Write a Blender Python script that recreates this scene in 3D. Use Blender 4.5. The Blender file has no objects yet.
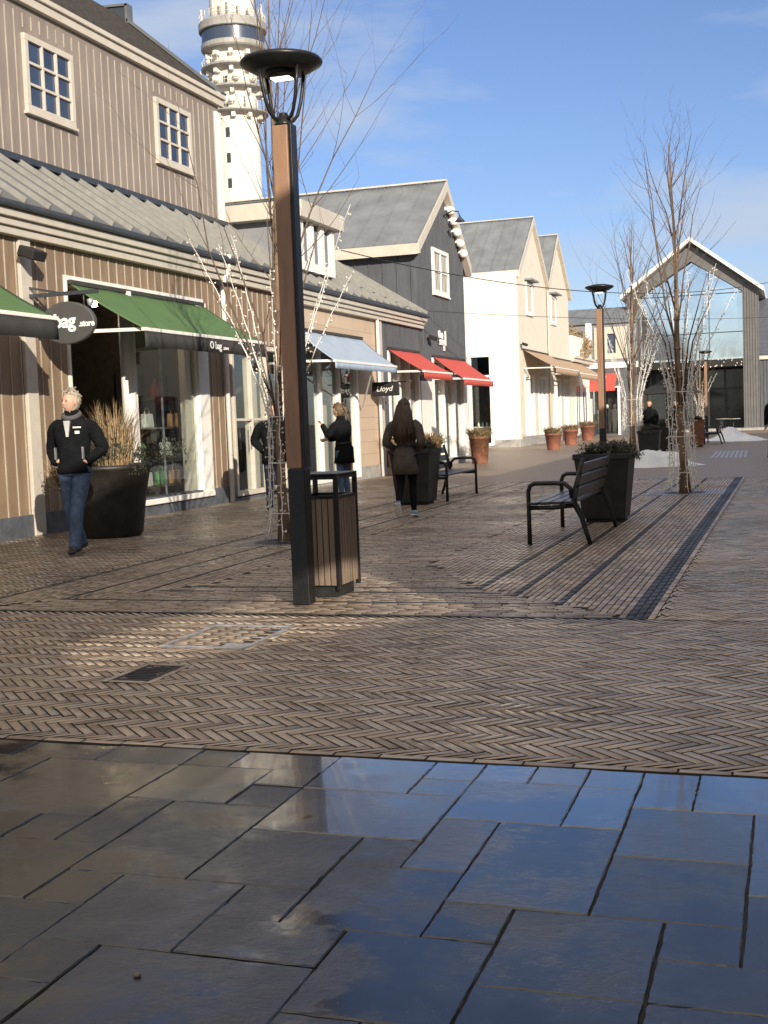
import bpy, bmesh, math, random
import numpy as np
from mathutils import Vector, Matrix
R = math.radians
random.seed(7)
SC = bpy.context.scene
COL = SC.collection

# ------------------------------------------------------------------ materials
def newmat(name):
    m = bpy.data.materials.new(name); m.use_nodes = True
    nt = m.node_tree; b = nt.nodes['Principled BSDF']
    return m, nt, b

def mat(name, col, rough=.6, metal=0., var=.12, nscale=6., bump=0., bscale=60., spec=.5, rvar=0., stretch=(1,1,1), col2=None, coat=0.):
    """procedural surface: base colour broken up by two scales of noise, optional bump"""
    m, nt, b = newmat(name); N = nt.nodes; L = nt.links
    tc = N.new('ShaderNodeTexCoord'); mp = N.new('ShaderNodeMapping'); mp.inputs['Scale'].default_value = stretch
    L.new(tc.outputs['Object'], mp.inputs['Vector'])
    n1 = N.new('ShaderNodeTexNoise'); n1.inputs['Scale'].default_value = nscale; n1.inputs['Detail'].default_value = 6; n1.inputs['Roughness'].default_value = .65
    L.new(mp.outputs[0], n1.inputs['Vector'])
    r = N.new('ShaderNodeValToRGB')
    c = Vector(col[:3]); c2 = Vector(col2[:3]) if col2 else c * (1 - 2.2 * var)
    r.color_ramp.elements[0].position = .32; r.color_ramp.elements[1].position = .68
    r.color_ramp.elements[0].color = (*[max(0, v) for v in c2], 1); r.color_ramp.elements[1].color = (*[min(.95, v) for v in (c * (1 + var))], 1)
    L.new(n1.outputs['Fac'], r.inputs['Fac']); L.new(r.outputs[0], b.inputs['Base Color'])
    b.inputs['Roughness'].default_value = rough; b.inputs['Metallic'].default_value = metal
    b.inputs['Specular IOR Level'].default_value = spec
    b.inputs['Coat Weight'].default_value = coat
    if rvar:
        mr = N.new('ShaderNodeMapRange'); mr.inputs['From Min'].default_value = .3; mr.inputs['From Max'].default_value = .7
        mr.inputs['To Min'].default_value = max(.02, rough - rvar); mr.inputs['To Max'].default_value = min(1, rough + rvar)
        L.new(n1.outputs['Fac'], mr.inputs['Value']); L.new(mr.outputs[0], b.inputs['Roughness'])
    if bump:
        n2 = N.new('ShaderNodeTexNoise'); n2.inputs['Scale'].default_value = bscale; n2.inputs['Detail'].default_value = 5
        L.new(mp.outputs[0], n2.inputs['Vector'])
        bp = N.new('ShaderNodeBump'); bp.inputs['Strength'].default_value = bump; bp.inputs['Distance'].default_value = .02
        L.new(n2.outputs['Fac'], bp.inputs['Height']); L.new(bp.outputs[0], b.inputs['Normal'])
    return m

def brickmat(name, c1, c2, mortar, sx=.22, sz=.07, axis='Y', rough=.8):
    m, nt, b = newmat(name); N = nt.nodes; L = nt.links
    tc = N.new('ShaderNodeTexCoord'); sp = N.new('ShaderNodeSeparateXYZ'); cb = N.new('ShaderNodeCombineXYZ')
    L.new(tc.outputs['Object'], sp.inputs[0])
    a = {'Y': ('Y', 'Z'), 'X': ('X', 'Z'), 'F': ('Y', 'X')}[axis]
    L.new(sp.outputs[a[0]], cb.inputs['X']); L.new(sp.outputs[a[1]], cb.inputs['Y'])
    br = N.new('ShaderNodeTexBrick'); br.inputs['Scale'].default_value = 1
    br.inputs['Brick Width'].default_value = sx; br.inputs['Row Height'].default_value = sz; br.inputs['Mortar Size'].default_value = .006
    br.inputs['Color1'].default_value = (*c1, 1); br.inputs['Color2'].default_value = (*c2, 1); br.inputs['Mortar'].default_value = (*mortar, 1)
    L.new(cb.outputs[0], br.inputs['Vector']); L.new(br.outputs['Color'], b.inputs['Base Color'])
    b.inputs['Roughness'].default_value = rough
    bp = N.new('ShaderNodeBump'); bp.inputs['Strength'].default_value = .5; bp.inputs['Distance'].default_value = .01; bp.invert = True
    L.new(br.outputs['Fac'], bp.inputs['Height']); L.new(bp.outputs[0], b.inputs['Normal'])
    return m

def pavermat(name, cols, rough, rv, bump=.35):
    """each paver has its own fired colour (face attribute), plus grime noise and damp patches"""
    m, nt, b = newmat(name); N = nt.nodes; L = nt.links
    at = N.new('ShaderNodeAttribute'); at.attribute_name = 'rnd'
    r = N.new('ShaderNodeValToRGB'); el = r.color_ramp.elements
    while len(el) < len(cols): el.new(.5)
    for i, c in enumerate(cols): el[i].position = i / (len(cols) - 1); el[i].color = (*c, 1)
    L.new(at.outputs['Fac'], r.inputs['Fac'])
    tc = N.new('ShaderNodeTexCoord')
    n = N.new('ShaderNodeTexNoise'); n.inputs['Scale'].default_value = .55; n.inputs['Detail'].default_value = 7; n.inputs['Roughness'].default_value = .7
    L.new(tc.outputs['Object'], n.inputs['Vector'])
    mr = N.new('ShaderNodeMapRange'); mr.inputs['From Min'].default_value = .3; mr.inputs['From Max'].default_value = .7; mr.inputs['To Min'].default_value = .60; mr.inputs['To Max'].default_value = 1.22
    L.new(n.outputs['Fac'], mr.inputs['Value'])
    mx = N.new('ShaderNodeVectorMath'); mx.operation = 'SCALE'
    L.new(r.outputs[0], mx.inputs[0]); L.new(mr.outputs[0], mx.inputs['Scale']); L.new(mx.outputs[0], b.inputs['Base Color'])
    n3 = N.new('ShaderNodeTexNoise'); n3.inputs['Scale'].default_value = .8; n3.inputs['Detail'].default_value = 5
    L.new(tc.outputs['Object'], n3.inputs['Vector'])
    m3 = N.new('ShaderNodeMapRange'); m3.inputs['From Min'].default_value = .35; m3.inputs['From Max'].default_value = .65; m3.inputs['To Min'].default_value = rough - rv; m3.inputs['To Max'].default_value = rough + rv
    L.new(n3.outputs['Fac'], m3.inputs['Value']); L.new(m3.outputs[0], b.inputs['Roughness'])
    n2 = N.new('ShaderNodeTexNoise'); n2.inputs['Scale'].default_value = 55; n2.inputs['Detail'].default_value = 4
    L.new(tc.outputs['Object'], n2.inputs['Vector'])
    bp = N.new('ShaderNodeBump'); bp.inputs['Strength'].default_value = bump; bp.inputs['Distance'].default_value = .01
    L.new(n2.outputs['Fac'], bp.inputs['Height']); L.new(bp.outputs[0], b.inputs['Normal'])
    return m

def slabmat():
    m, nt, b = newmat('wet_bluestone'); N = nt.nodes; L = nt.links
    tc = N.new('ShaderNodeTexCoord'); at = N.new('ShaderNodeAttribute'); at.attribute_name = 'rnd'
    def noise(s, d=5, ro=.6):
        n = N.new('ShaderNodeTexNoise'); n.inputs['Scale'].default_value = s; n.inputs['Detail'].default_value = d; n.inputs['Roughness'].default_value = ro
        L.new(tc.outputs['Object'], n.inputs['Vector']); return n
    def rng(src, a, b_, c, d):
        r = N.new('ShaderNodeMapRange'); r.inputs['From Min'].default_value = a; r.inputs['From Max'].default_value = b_; r.inputs['To Min'].default_value = c; r.inputs['To Max'].default_value = d
        L.new(src, r.inputs['Value']); return r.outputs[0]
    n1 = noise(3.5, 8, .7)
    r = N.new('ShaderNodeValToRGB'); r.color_ramp.elements[0].position = .3; r.color_ramp.elements[1].position = .72
    r.color_ramp.elements[0].color = (.010, .0105, .012, 1); r.color_ramp.elements[1].color = (.027, .027, .028, 1)
    L.new(n1.outputs['Fac'], r.inputs['Fac'])
    sc = N.new('ShaderNodeVectorMath'); sc.operation = 'SCALE'
    L.new(r.outputs[0], sc.inputs[0]); L.new(rng(at.outputs['Fac'], 0, 1, .75, 1.3), sc.inputs['Scale'])
    n4 = noise(90, 3, .6)                                   # lichen flecks and grit
    fl = rng(n4.outputs['Fac'], .66, .74, 0, .6)
    mx = N.new('ShaderNodeMix'); mx.data_type = 'RGBA'; L.new(fl, mx.inputs['Factor']); L.new(sc.outputs[0], mx.inputs['A']); mx.inputs['B'].default_value = (.16, .155, .145, 1)
    L.new(mx.outputs['Result'], b.inputs['Base Color'])
    n2 = noise(1.7, 5, .65)
    L.new(rng(n2.outputs['Fac'], .42, .58, .07, .20), b.inputs['Roughness'])
    aw = N.new('ShaderNodeAttribute'); aw.attribute_name = 'wet'; L.new(rng(aw.outputs['Fac'], 0, 1, .0, 1.), b.inputs['Coat Weight']); b.inputs['Coat Roughness'].default_value = .05; b.inputs['Coat IOR'].default_value = 1.95
    b.inputs['IOR'].default_value = 1.5; b.inputs['Specular IOR Level'].default_value = .95
    nb = noise(16, 8, .72); nf = noise(120, 3, .6)
    ad = N.new('ShaderNodeMath'); ad.operation = 'MULTIPLY_ADD'; L.new(nf.outputs['Fac'], ad.inputs[0]); ad.inputs[1].default_value = .10; L.new(nb.outputs['Fac'], ad.inputs[2])
    bp = N.new('ShaderNodeBump'); bp.inputs['Distance'].default_value = .012
    L.new(rng(n2.outputs['Fac'], 0.42, .58, .05, .40), bp.inputs['Strength'])
    L.new(ad.outputs[0], bp.inputs['Height']); L.new(bp.outputs[0], b.inputs['Normal'])
    return m

def glassmat(name, tint=(.90, .93, .92), ior=1.42):
    m = bpy.data.materials.new(name); m.use_nodes = True; nt = m.node_tree; N = nt.nodes; L = nt.links
    N.remove(N['Principled BSDF']); out = N['Material Output']
    t = N.new('ShaderNodeBsdfTransparent'); t.inputs[0].default_value = (*tint, 1)
    g = N.new('ShaderNodeBsdfGlossy'); g.inputs['Roughness'].default_value = .01; g.inputs['Color'].default_value = (.95, .95, .95, 1)
    f = N.new('ShaderNodeLayerWeight'); f.inputs['Blend'].default_value = .5
    pw = N.new('ShaderNodeMath'); pw.operation = 'POWER'; pw.inputs[1].default_value = 4.; L.new(f.outputs['Facing'], pw.inputs[0])
    ml = N.new('ShaderNodeMath'); ml.operation = 'MULTIPLY_ADD'; ml.inputs[1].default_value = .92; ml.inputs[2].default_value = .035; L.new(pw.outputs[0], ml.inputs[0])
    mx = N.new('ShaderNodeMixShader'); L.new(ml.outputs[0], mx.inputs[0]); L.new(t.outputs[0], mx.inputs[1]); L.new(g.outputs[0], mx.inputs[2])
    L.new(mx.outputs[0], out.inputs['Surface'])
    return m

def emat(name, col, s):
    m, nt, b = newmat(name); b.inputs['Base Color'].default_value = (*col, 1); b.inputs['Emission Color'].default_value = (*col, 1); b.inputs['Emission Strength'].default_value = s
    return m

M = dict(
 slab=slabmat(),
 brick=pavermat('clay_paver', [(.25,.185,.132),(.35,.265,.195),(.43,.33,.245),(.50,.40,.305),(.41,.35,.29)], .33, .17, .35),
 inlay=pavermat('inlay_paver', [(.24,.18,.132),(.34,.26,.195),(.41,.32,.24),(.46,.37,.29)], .38, .15, .35),
 darkbrick=pavermat('dark_inlay_paver', [(.014,.014,.018),(.025,.026,.032),(.04,.04,.048)], .50, .10, .25),
 grout=mat('joint_sand', (.032,.026,.021), .9, var=.3, nscale=8, bump=.4),
 farbrick=brickmat('far_paving', (.29,.225,.17), (.24,.18,.135), (.13,.10,.078), .2, .055, 'F', .5),
 soil=mat('distant_ground', (.11,.095,.075), .9, var=.3, nscale=.3),
 taupe=mat('taupe_painted_boards', (.275,.228,.195), .62, var=.10, nscale=3, bump=.12, bscale=40, stretch=(1,1,.25)),
 brown=mat('brown_painted_boards', (.265,.185,.12), .62, var=.13, nscale=3, bump=.12, bscale=40, stretch=(1,1,.25)),
 strip=mat('sunlit_batten_strip', (.44,.40,.33), .5, var=.12, nscale=2),  # paler than the boards: sunlit batten sides put into the colour
 zincrib=mat('bright_roof_rib', (.31,.305,.285), .45, .1, var=.08),
 cream=mat('cream_paint', (.57,.52,.44), .55, var=.05, nscale=4, bump=.05, bscale=30),
 white=mat('white_paint', (.82,.80,.75), .5, var=.04, nscale=5, bump=.04),
 plinth=mat('slate_plinth', (.10,.11,.13), .55, var=.2, nscale=5, bump=.2),
 lplinth=mat('grey_stone_plinth', (.36,.35,.33), .7, var=.15, nscale=5, bump=.2),
 zinc=mat('standing_seam_zinc', (.145,.153,.158), .5, .1, var=.12, nscale=1.6, bump=.03, bscale=9, rvar=.1),
 dzinc=mat('dark_standing_seam', (.21,.228,.245), .55, .1, var=.12, nscale=1.4, bump=.03, bscale=8, rvar=.08),
 gutter=mat('anthracite_gutter', (.06,.068,.08), .4, .3, var=.1),
 moss=mat('dark_rough_roofing', (.045,.036,.026), .95, var=.4, nscale=9, bump=1., bscale=25),
 charcoal=mat('charcoal_boards', (.098,.102,.115), .55, var=.12, nscale=4, bump=.1, stretch=(1,1,.25)),
 stucco=mat('white_stucco', (.84,.79,.68), .85, var=.025, nscale=2.5, bump=.15, bscale=80),
 stucco2=mat('cream_stucco', (.66,.615,.52), .85, var=.04, nscale=2.5, bump=.15, bscale=80),
 tanbrick=brickmat('pale_tan_brick', (.54,.415,.31), (.49,.375,.275), (.38,.30,.23), .9, .30, 'Y', .8),
 greywall=mat('grey_render', (.24,.245,.26), .8, var=.08, nscale=2, bump=.1),
 corten=mat('warm_brown_post', (.30,.175,.105), .55, var=.16, nscale=7, bump=.15, bscale=30, stretch=(1,1,.15)),
 rust=mat('rusted_steel', (.20,.085,.045), .8, var=.3, nscale=6, bump=.3, bscale=50),
 terracotta=mat('terracotta', (.27,.105,.068), .75, var=.15, nscale=5),
 black=mat('black_powder_coat', (.018,.018,.019), .38, .3, var=.15, nscale=12, bump=.05),
 blackm=mat('black_matt', (.016,.015,.015), .75, var=.2),
 planterm=mat('black_brown_planter', (.022,.018,.016), .5, .1, var=.3, nscale=5, bump=.1),
 slat=mat('weathered_hardwood', (.20,.15,.11), .6, var=.2, nscale=6, bump=.25, stretch=(1,1,.12)),
 bslat=mat('dark_oiled_slat', (.035,.030,.028), .33, var=.25, nscale=8, bump=.12, stretch=(1,.12,1)),
 green=mat('green_canvas', (.088,.170,.062), .8, var=.05, nscale=3, bump=.1, bscale=200),
 dgrey=mat('dark_grey_canvas', (.045,.043,.042), .85, var=.1, bump=.1, bscale=200),
 blue=mat('pale_blue_canvas', (.36,.44,.56), .75, var=.05, nscale=3, bump=.1, bscale=200),
 red=mat('red_canvas', (.56,.09,.07), .8, var=.05, nscale=3, bump=.1, bscale=200),
 beige=mat('beige_canvas', (.44,.31,.21), .8, var=.06, nscale=3, bump=.1, bscale=200),
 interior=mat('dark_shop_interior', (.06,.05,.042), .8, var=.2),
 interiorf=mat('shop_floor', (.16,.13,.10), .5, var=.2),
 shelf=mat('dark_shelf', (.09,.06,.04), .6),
 glass=glassmat('clear_glass'),
 bglass=mat('dark_window_glass', (.03,.05,.10), .06, 0, var=.2, nscale=1.5, spec=.8),
 mglass=mat('reflective_facade_glass', (.78,.86,.93), .06, .95, var=.10, nscale=.35, bump=.02, bscale=.8),
 curtain=mat('white_net_curtain', (.62,.56,.47), .9, var=.1, stretch=(1,8,.2)),
 bark=mat('pale_brown_bark', (.25,.165,.10), .8, var=.3, nscale=9, bump=.5, bscale=40, stretch=(1,1,.3)),
 twig=mat('twig_bark', (.13,.095,.07), .8, var=.25, nscale=9),
 cord=mat('white_light_cord', (.80,.78,.74), .5, var=.03),
 bulb=mat('frosted_bulb', (.80,.76,.68), .25, var=.03),
 snow=mat('snow', (.74,.78,.83), .6, var=.06, nscale=4, bump=.6, bscale=14),
 steel=mat('galvanised_steel', (.42,.43,.45), .42, .45, var=.2, nscale=8, bump=.15),
 iron=mat('cast_iron', (.035,.034,.034), .5, .4, var=.3, nscale=8, bump=.2),
 drygrass=mat('dry_grass', (.34,.24,.13), .8, var=.3, nscale=20),
 dgreen=mat('dark_evergreen', (.045,.05,.03), .7, var=.35, nscale=14),
 gleaf=mat('dull_green_leaf', (.09,.11,.05), .7, var=.3, nscale=14),
 skin=mat('skin', (.55,.34,.25), .5, var=.08, nscale=10),
 hairg=mat('grey_blond_hair', (.42,.36,.28), .7, var=.3, nscale=30, bump=.6, bscale=90),
 hairb=mat('dark_brown_hair', (.085,.050,.030), .6, var=.3, nscale=30, bump=.5, bscale=90, stretch=(1,1,.2)),
 hairl=mat('light_brown_hair', (.17,.11,.06), .6, var=.3, nscale=30, bump=.5, bscale=90),
 jacket=mat('black_jacket_cloth', (.009,.010,.012), .95, spec=.12, var=.2, nscale=8, bump=1., bscale=11),
 coat=mat('dark_taupe_coat', (.105,.088,.076), .95, spec=.12, var=.15, nscale=8, bump=.9, bscale=12),
 jeans=mat('blue_denim', (.10,.15,.24), .95, spec=.15, var=.25, nscale=7, bump=.9, bscale=13),
 legging=mat('black_trouser_cloth', (.010,.010,.011), .95, spec=.12, var=.2, bump=.3, bscale=18),
 grey=mat('grey_knit', (.085,.085,.09), .9, var=.1, bump=.3, bscale=60),
 shirt=mat('pale_shirt', (.50,.50,.50), .8),
 shoe=mat('dark_shoe', (.03,.027,.025), .5),
 sneaker=mat('pale_blue_sneaker', (.32,.50,.72), .6),
 sole=mat('pale_sole', (.72,.72,.68), .6),
 towerm=mat('white_concrete_tower', (.76,.72,.64), .8, var=.07, nscale=.25, bump=.1, bscale=2),
 towerg=mat('grey_tower_cladding', (.34,.33,.31), .6, var=.1, nscale=.5),
 cladb=mat('dark_brick_screen', (.22,.13,.09), .85, var=.15, nscale=2),
 lamp=emat('lit_lamp_panel', (1., .93, .80), 2.2),
 glow=emat('warm_shop_lamp', (1., .78, .52), 60.),
 signm=mat('charcoal_sign_board', (.075,.073,.072), .5, var=.06),
 wletter=mat('white_lettering', (.82,.81,.78), .5, var=.01),
 bag1=mat('green_leather', (.10,.28,.09), .5), bag2=mat('white_leather', (.65,.63,.58), .5), bag3=mat('tan_leather', (.40,.22,.10), .5), bag4=mat('red_leather', (.5,.06,.05), .5),
)

# ------------------------------------------------------------------ mesh building
class MB:
    def __init__(s): s.v = []; s.f = []; s.sm = []
    def add(s, vs, fs, smooth=False):
        o = len(s.v); s.v += [tuple(p) for p in vs]; s.f += [tuple(i + o for i in f) for f in fs]; s.sm += [smooth] * len(fs); return s
    def box(s, x0, x1, y0, y1, z0, z1, mx=None):
        vs = [(x, y, z) for z in (z0, z1) for y in (y0, y1) for x in (x0, x1)]
        if mx is not None: vs = [tuple(mx @ Vector(p)) for p in vs]
        return s.add(vs, [(0,2,3,1),(4,5,7,6),(0,1,5,4),(2,6,7,3),(0,4,6,2),(1,3,7,5)])
    def bar(s, a, b, w, h=None, up=(0,0,1)):
        """rectangular bar from a to b"""
        a = Vector(a); b = Vector(b); h = h or w; d = (b - a).normalized(); u = Vector(up)
        if abs(d.dot(u)) > .98: u = Vector((0,1,0))
        x = d.cross(u).normalized(); y = x.cross(d).normalized()
        vs = [p + x * sx * w / 2 + y * sy * h / 2 for p in (a, b) for sx, sy in ((-1,-1),(1,-1),(1,1),(-1,1))]
        return s.add(vs, [(3,2,1,0),(4,5,6,7),(0,1,5,4),(1,2,6,5),(2,3,7,6),(3,0,4,7)])
    def prism(s, poly, ax, a, b):
        """polygon (2D) extruded along axis ax from a to b. ax X: poly=(y,z); Y: (x,z); Z: (x,y)"""
        n = len(poly)
        def P(p, t): return {'X': (t, p[0], p[1]), 'Y': (p[0], t, p[1]), 'Z': (p[0], p[1], t)}[ax]
        vs = [P(p, a) for p in poly] + [P(p, b) for p in poly]
        return s.add(vs, [tuple(range(n))[::-1], tuple(range(n, 2 * n))] + [(i, (i + 1) % n, (i + 1) % n + n, i + n) for i in range(n)])
    def tube(s, pts, rad, n=8, cap=True, smooth=True):
        pts = [Vector(p) for p in pts]; k = len(pts)
        if not hasattr(rad, '__len__'): rad = [rad] * k
        vs = []; prev = None
        for i, p in enumerate(pts):
            d = (pts[min(i + 1, k - 1)] - pts[max(i - 1, 0)])
            if d.length < 1e-9: d = Vector((0,0,1))
            d.normalize()
            if prev is None:
                u = Vector((1,0,0)) if abs(d.x) < .9 else Vector((0,1,0))
                x = (u - d * u.dot(d)).normalized()
            else:
                x = (prev - d * prev.dot(d)); x = x.normalized() if x.length > 1e-6 else d.orthogonal().normalized()
            prev = x; y = d.cross(x)
            for j in range(n):
                t = 2 * math.pi * j / n
                vs.append(p + (x * math.cos(t) + y * math.sin(t)) * rad[i])
        fs = [(i * n + j, i * n + (j + 1) % n, (i + 1) * n + (j + 1) % n, (i + 1) * n + j) for i in range(k - 1) for j in range(n)]
        if cap: fs += [tuple(range(n))[::-1], tuple(range((k - 1) * n, k * n))]
        return s.add(vs, fs, smooth)
    def lathe(s, prof, c=(0,0,0), n=24, smooth=True, cap=True, sq=None):
        """profile [(r,z)] about z at c"""
        vs = [(c[0] + r * math.cos(2*math.pi*j/n), c[1] + r * math.sin(2*math.pi*j/n), c[2] + z) for r, z in prof for j in range(n)]
        k = len(prof)
        fs = [(i * n + j, i * n + (j + 1) % n, (i + 1) * n + (j + 1) % n, (i + 1) * n + j) for i in range(k - 1) for j in range(n)]
        if cap: fs += [tuple(range(n))[::-1], tuple(range((k - 1) * n, k * n))]
        return s.add(vs, fs, smooth)
    def ell(s, c, r, n=12, m=8, fn=None):
        vs = []; 
        for i in range(m + 1):
            ph = math.pi * i / m
            for j in range(n):
                t = 2 * math.pi * j / n
                d = Vector((math.sin(ph) * math.cos(t), math.sin(ph) * math.sin(t), math.cos(ph)))
                p = Vector((d.x * r[0], d.y * r[1], d.z * r[2]))
                if fn: p = fn(p, d)
                vs.append(Vector(c) + p)
        fs = [(i * n + j, (i + 1) * n + j, (i + 1) * n + (j + 1) % n, i * n + (j + 1) % n) for i in range(m) for j in range(n)]
        return s.add(vs, fs, True)
    def build(s, name, m, parent=None, bevel=0, label=None, weld=False):
        me = bpy.data.meshes.new(name)
        me.from_pydata([tuple(v) for v in s.v], [], s.f); me.materials.append(m)
        me.polygons.foreach_set('use_smooth', s.sm)
        if weld:
            bm = bmesh.new(); bm.from_mesh(me); bmesh.ops.remove_doubles(bm, verts=bm.verts, dist=1e-5); bm.to_mesh(me); bm.free()
        me.update()
        o = bpy.data.objects.new(name, me); COL.objects.link(o)
        if parent: o.parent = parent
        if label: o['label'] = label
        if bevel:
            b = o.modifiers.new('b', 'BEVEL'); b.width = bevel; b.segments = 2; b.limit_method = 'ANGLE'; b.angle_limit = R(40)
        return o

def tag(o, label, cat, group=None):
    o['label'] = label; o['category'] = cat
    if group: o['group'] = group
    return o
def thing(name, label, cat, loc=(0,0,0), rz=0, group=None):
    o = bpy.data.objects.new(name, None); COL.objects.link(o); o.location = loc; o.rotation_euler = (0, 0, rz); o.empty_display_size = .1
    return tag(o, label, cat, group)
def struct(o): o['kind'] = 'structure'; return o
def copy_tree(o, parent=None):
    c = o.copy(); COL.objects.link(c)
    if parent: c.parent = parent
    for ch in [k for k in bpy.data.objects if k.parent == o]: copy_tree(ch, c)
    return c
def text_mesh(name, body, size, mx, m, parent, extr=.006, spread=1., bold=.0):
    cu = bpy.data.curves.new(name, 'FONT'); cu.body = body; cu.size = size; cu.extrude = extr; cu.offset = bold; cu.align_x = 'LEFT'; cu.space_character = spread; cu.resolution_u = 4
    t = bpy.data.objects.new(name + '_c', cu); COL.objects.link(t)
    bpy.context.view_layer.update()
    me = bpy.data.meshes.new_from_object(t.evaluated_get(bpy.context.evaluated_depsgraph_get()))
    bpy.data.objects.remove(t)
    me.transform(mx); me.materials.clear(); me.materials.append(m)
    o = bpy.data.objects.new(name, me); COL.objects.link(o); o.parent = parent
    return o

# ------------------------------------------------------------------ paving
def pavers(name, bricks, m, clip=None, z=0., gap=.0045, depth=.007, holes=()):
    """bricks: array rows (cx,cy,ang,L,w). every paver is a bevelled block"""
    b = np.array(bricks, float); rng = np.random.default_rng(len(b))
    for (x0, x1, y0, y1) in holes:
        b = b[~((b[:,0] > x0) & (b[:,0] < x1) & (b[:,1] > y0) & (b[:,1] < y1))]
    n = len(b); L = b[:,3] / 2 - gap / 2; w = b[:,4] / 2 - gap / 2; ca, sa = np.cos(b[:,2]), np.sin(b[:,2])
    sg = np.array([(-1,-1),(1,-1),(1,1),(-1,1)], float)
    V = np.zeros((n, 8, 3))
    dz = rng.normal(0, .0006, n); tx = rng.normal(0, .007, n); ty = rng.normal(0, .013, n)
    for ring, ins, zz in ((0, .0024, 0.), (4, 0., -depth)):
        for k in range(4):
            u = sg[k, 0] * (L - ins); v = sg[k, 1] * (w - ins)
            V[:, ring + k, 0] = b[:,0] + u * ca - v * sa; V[:, ring + k, 1] = b[:,1] + u * sa + v * ca
            V[:, ring + k, 2] = z + zz + ((dz + tx * u * .35 + ty * v) if ring == 0 else 0)
    if clip is not None:
        V[:,:,0] = np.clip(V[:,:,0], clip[0], clip[1]); V[:,:,1] = np.clip(V[:,:,1], clip[2], clip[3])
    F = np.array([(0,1,2,3),(4,5,1,0),(5,6,2,1),(6,7,3,2),(7,4,0,3)])
    faces = (F[None] + (np.arange(n) * 8)[:, None, None]).reshape(-1, 4)
    me = bpy.data.meshes.new(name)
    me.vertices.add(n * 8); me.vertices.foreach_set('co', V.reshape(-1))
    me.loops.add(faces.size); me.loops.foreach_set('vertex_index', faces.reshape(-1).astype(np.int32))
    me.polygons.add(len(faces)); me.polygons.foreach_set('loop_start', np.arange(0, faces.size, 4, dtype=np.int32))
    me.update(calc_edges=True)
    a = me.attributes.new('rnd', 'FLOAT', 'FACE'); a.data.foreach_set('value', np.repeat(rng.random(n), 5).astype(np.float32))
    me.materials.append(m); me.materials.append(M['grout'])      # worn tops, dirt-filled joints
    me.polygons.foreach_set('material_index', np.tile(np.array([0, 1, 1, 1, 1], np.int32), n))
    o = bpy.data.objects.new(name, me); COL.objects.link(o); return struct(o)

BL, BW = .212, .053
def herring(x0, x1, y0, y1):
    L, w = BL, BW; c = math.sqrt(.5); out = []
    # lattice T1=(w,w), T2=(L,-L) turned by -45 deg: T1 runs along +X, T2 along -Y
    d1 = w * math.sqrt(2); d2 = L * math.sqrt(2)
    for j in range(int(y0 / d2) - 1, int(y1 / d2) + 3):
        for i in range(int(x0 / d1) - 3, int(x1 / d1) + 4):
            ox, oy = i * d1, j * d2
            for (px, py, a) in ((L / 2, w / 2, -R(45)), (L + w / 2, w - L / 2, R(45))):
                X = ox + (px + py) * c; Y = oy + (py - px) * c
                if x0 - .12 < X < x1 + .12 and y0 - .12 < Y < y1 + .12: out.append((X, Y, a + random.gauss(0, .008), L, w))
    return out

HOLE = (-3.90, -3.30, 7.08, 7.91)          # paved manhole frame
DRN = (-3.67, -3.44, 6.08, 6.50)           # gully grate
YF, XA, XB = 8.43, -6.50, -1.03
holes = [HOLE, DRN]
pavers('herringbone_paving', herring(-10., 5., 4.868, YF - .035), M['brick'], (-10., 5., 4.868, YF - .035), holes=holes)
pavers('sidewalk_paving', herring(-10., XA - .05, YF - .035, 26.), M['brick'], (-10., XA - .045, YF - .035, 26.))
pavers('lane_paving', herring(-.89, 5., YF - .035, 26.), M['brick'], (-.89, 5., YF - .035, 26.))
rim = [(-9.9 + i * .2035, 4.838, random.gauss(0, .004), .2035, .055) for i in range(73)]
for (hx0, hx1, hy0, hy1) in holes:
    n_ = max(1, round((hx1 - hx0) / .2)); w_ = (hx1 - hx0) / n_
    for i in range(n_): rim += [(hx0 + (i + .5) * w_, hy0 - .027, 0, w_, .053), (hx0 + (i + .5) * w_, hy1 + .027, 0, w_, .053)]
    n_ = max(1, round((hy1 - hy0 + .106) / .2)); w_ = (hy1 - hy0 + .106) / n_
    for i in range(n_): rim += [(hx0 - .027, hy0 - .053 + (i + .5) * w_, R(90), w_, .053), (hx1 + .027, hy0 - .053 + (i + .5) * w_, R(90), w_, .053)]
rim += [(-.918, YF + .07 + k * .203, R(90), .203, .053) for k in range(86)]
pavers('edge_course', rim, M['brick'], z=.0016)
def zone(x, y):
    dy = y - YF
    xr = XB - dy if dy < 1.42 else max(-3.32, XB - 1.42 - (dy - 1.42) * .55)
    xl = XA + min(dy, 1.5)
    return 'Y' if (x > xr or x < xl) else 'X'
inl = []; drk = []
dY = (XA, -5.87, -5.40, -4.97, -1.65, -2.08, -2.45); dX = (9.07, 9.57, 9.87)
nx = int((XB + .08 - XA + .04) / .0535)
for i in range(nx + 1):
    x = XA - .02 + i * .0535; off = random.random() * .2
    isd = any(abs(x - d) < (.0268) for d in dY) or x > XB - .075
    for k in range(int((26 - YF) / .203) + 1):
        y = YF + .03 + off - .1 + k * .203
        if y < YF or y > 25.9: continue
        if zone(x, y) == 'Y' or x > XB - .09: (drk if isd else inl).append((x, y, R(90) + random.gauss(0, .006), .203, .0535))
for k in range(int((26 - YF) / .0535) + 1):
    y = YF + .03 + k * .0535; off = random.random() * .2
    isd = any(abs(y - d) < .0268 for d in dX)
    for i in range(int((XB - XA) / .203) + 2):
        x = XA + off + i * .203
        if x < XA or x > XB - .1: continue
        if zone(x, y) == 'X': (drk if isd else inl).append((x, y, random.gauss(0, .006), .203, .0535))
for i in range(int((XB - XA) / .203) + 2):
    for r_ in (0,):
        drk.append((XA - .03 + i * .203, YF, 0, .203, .058))
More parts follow.
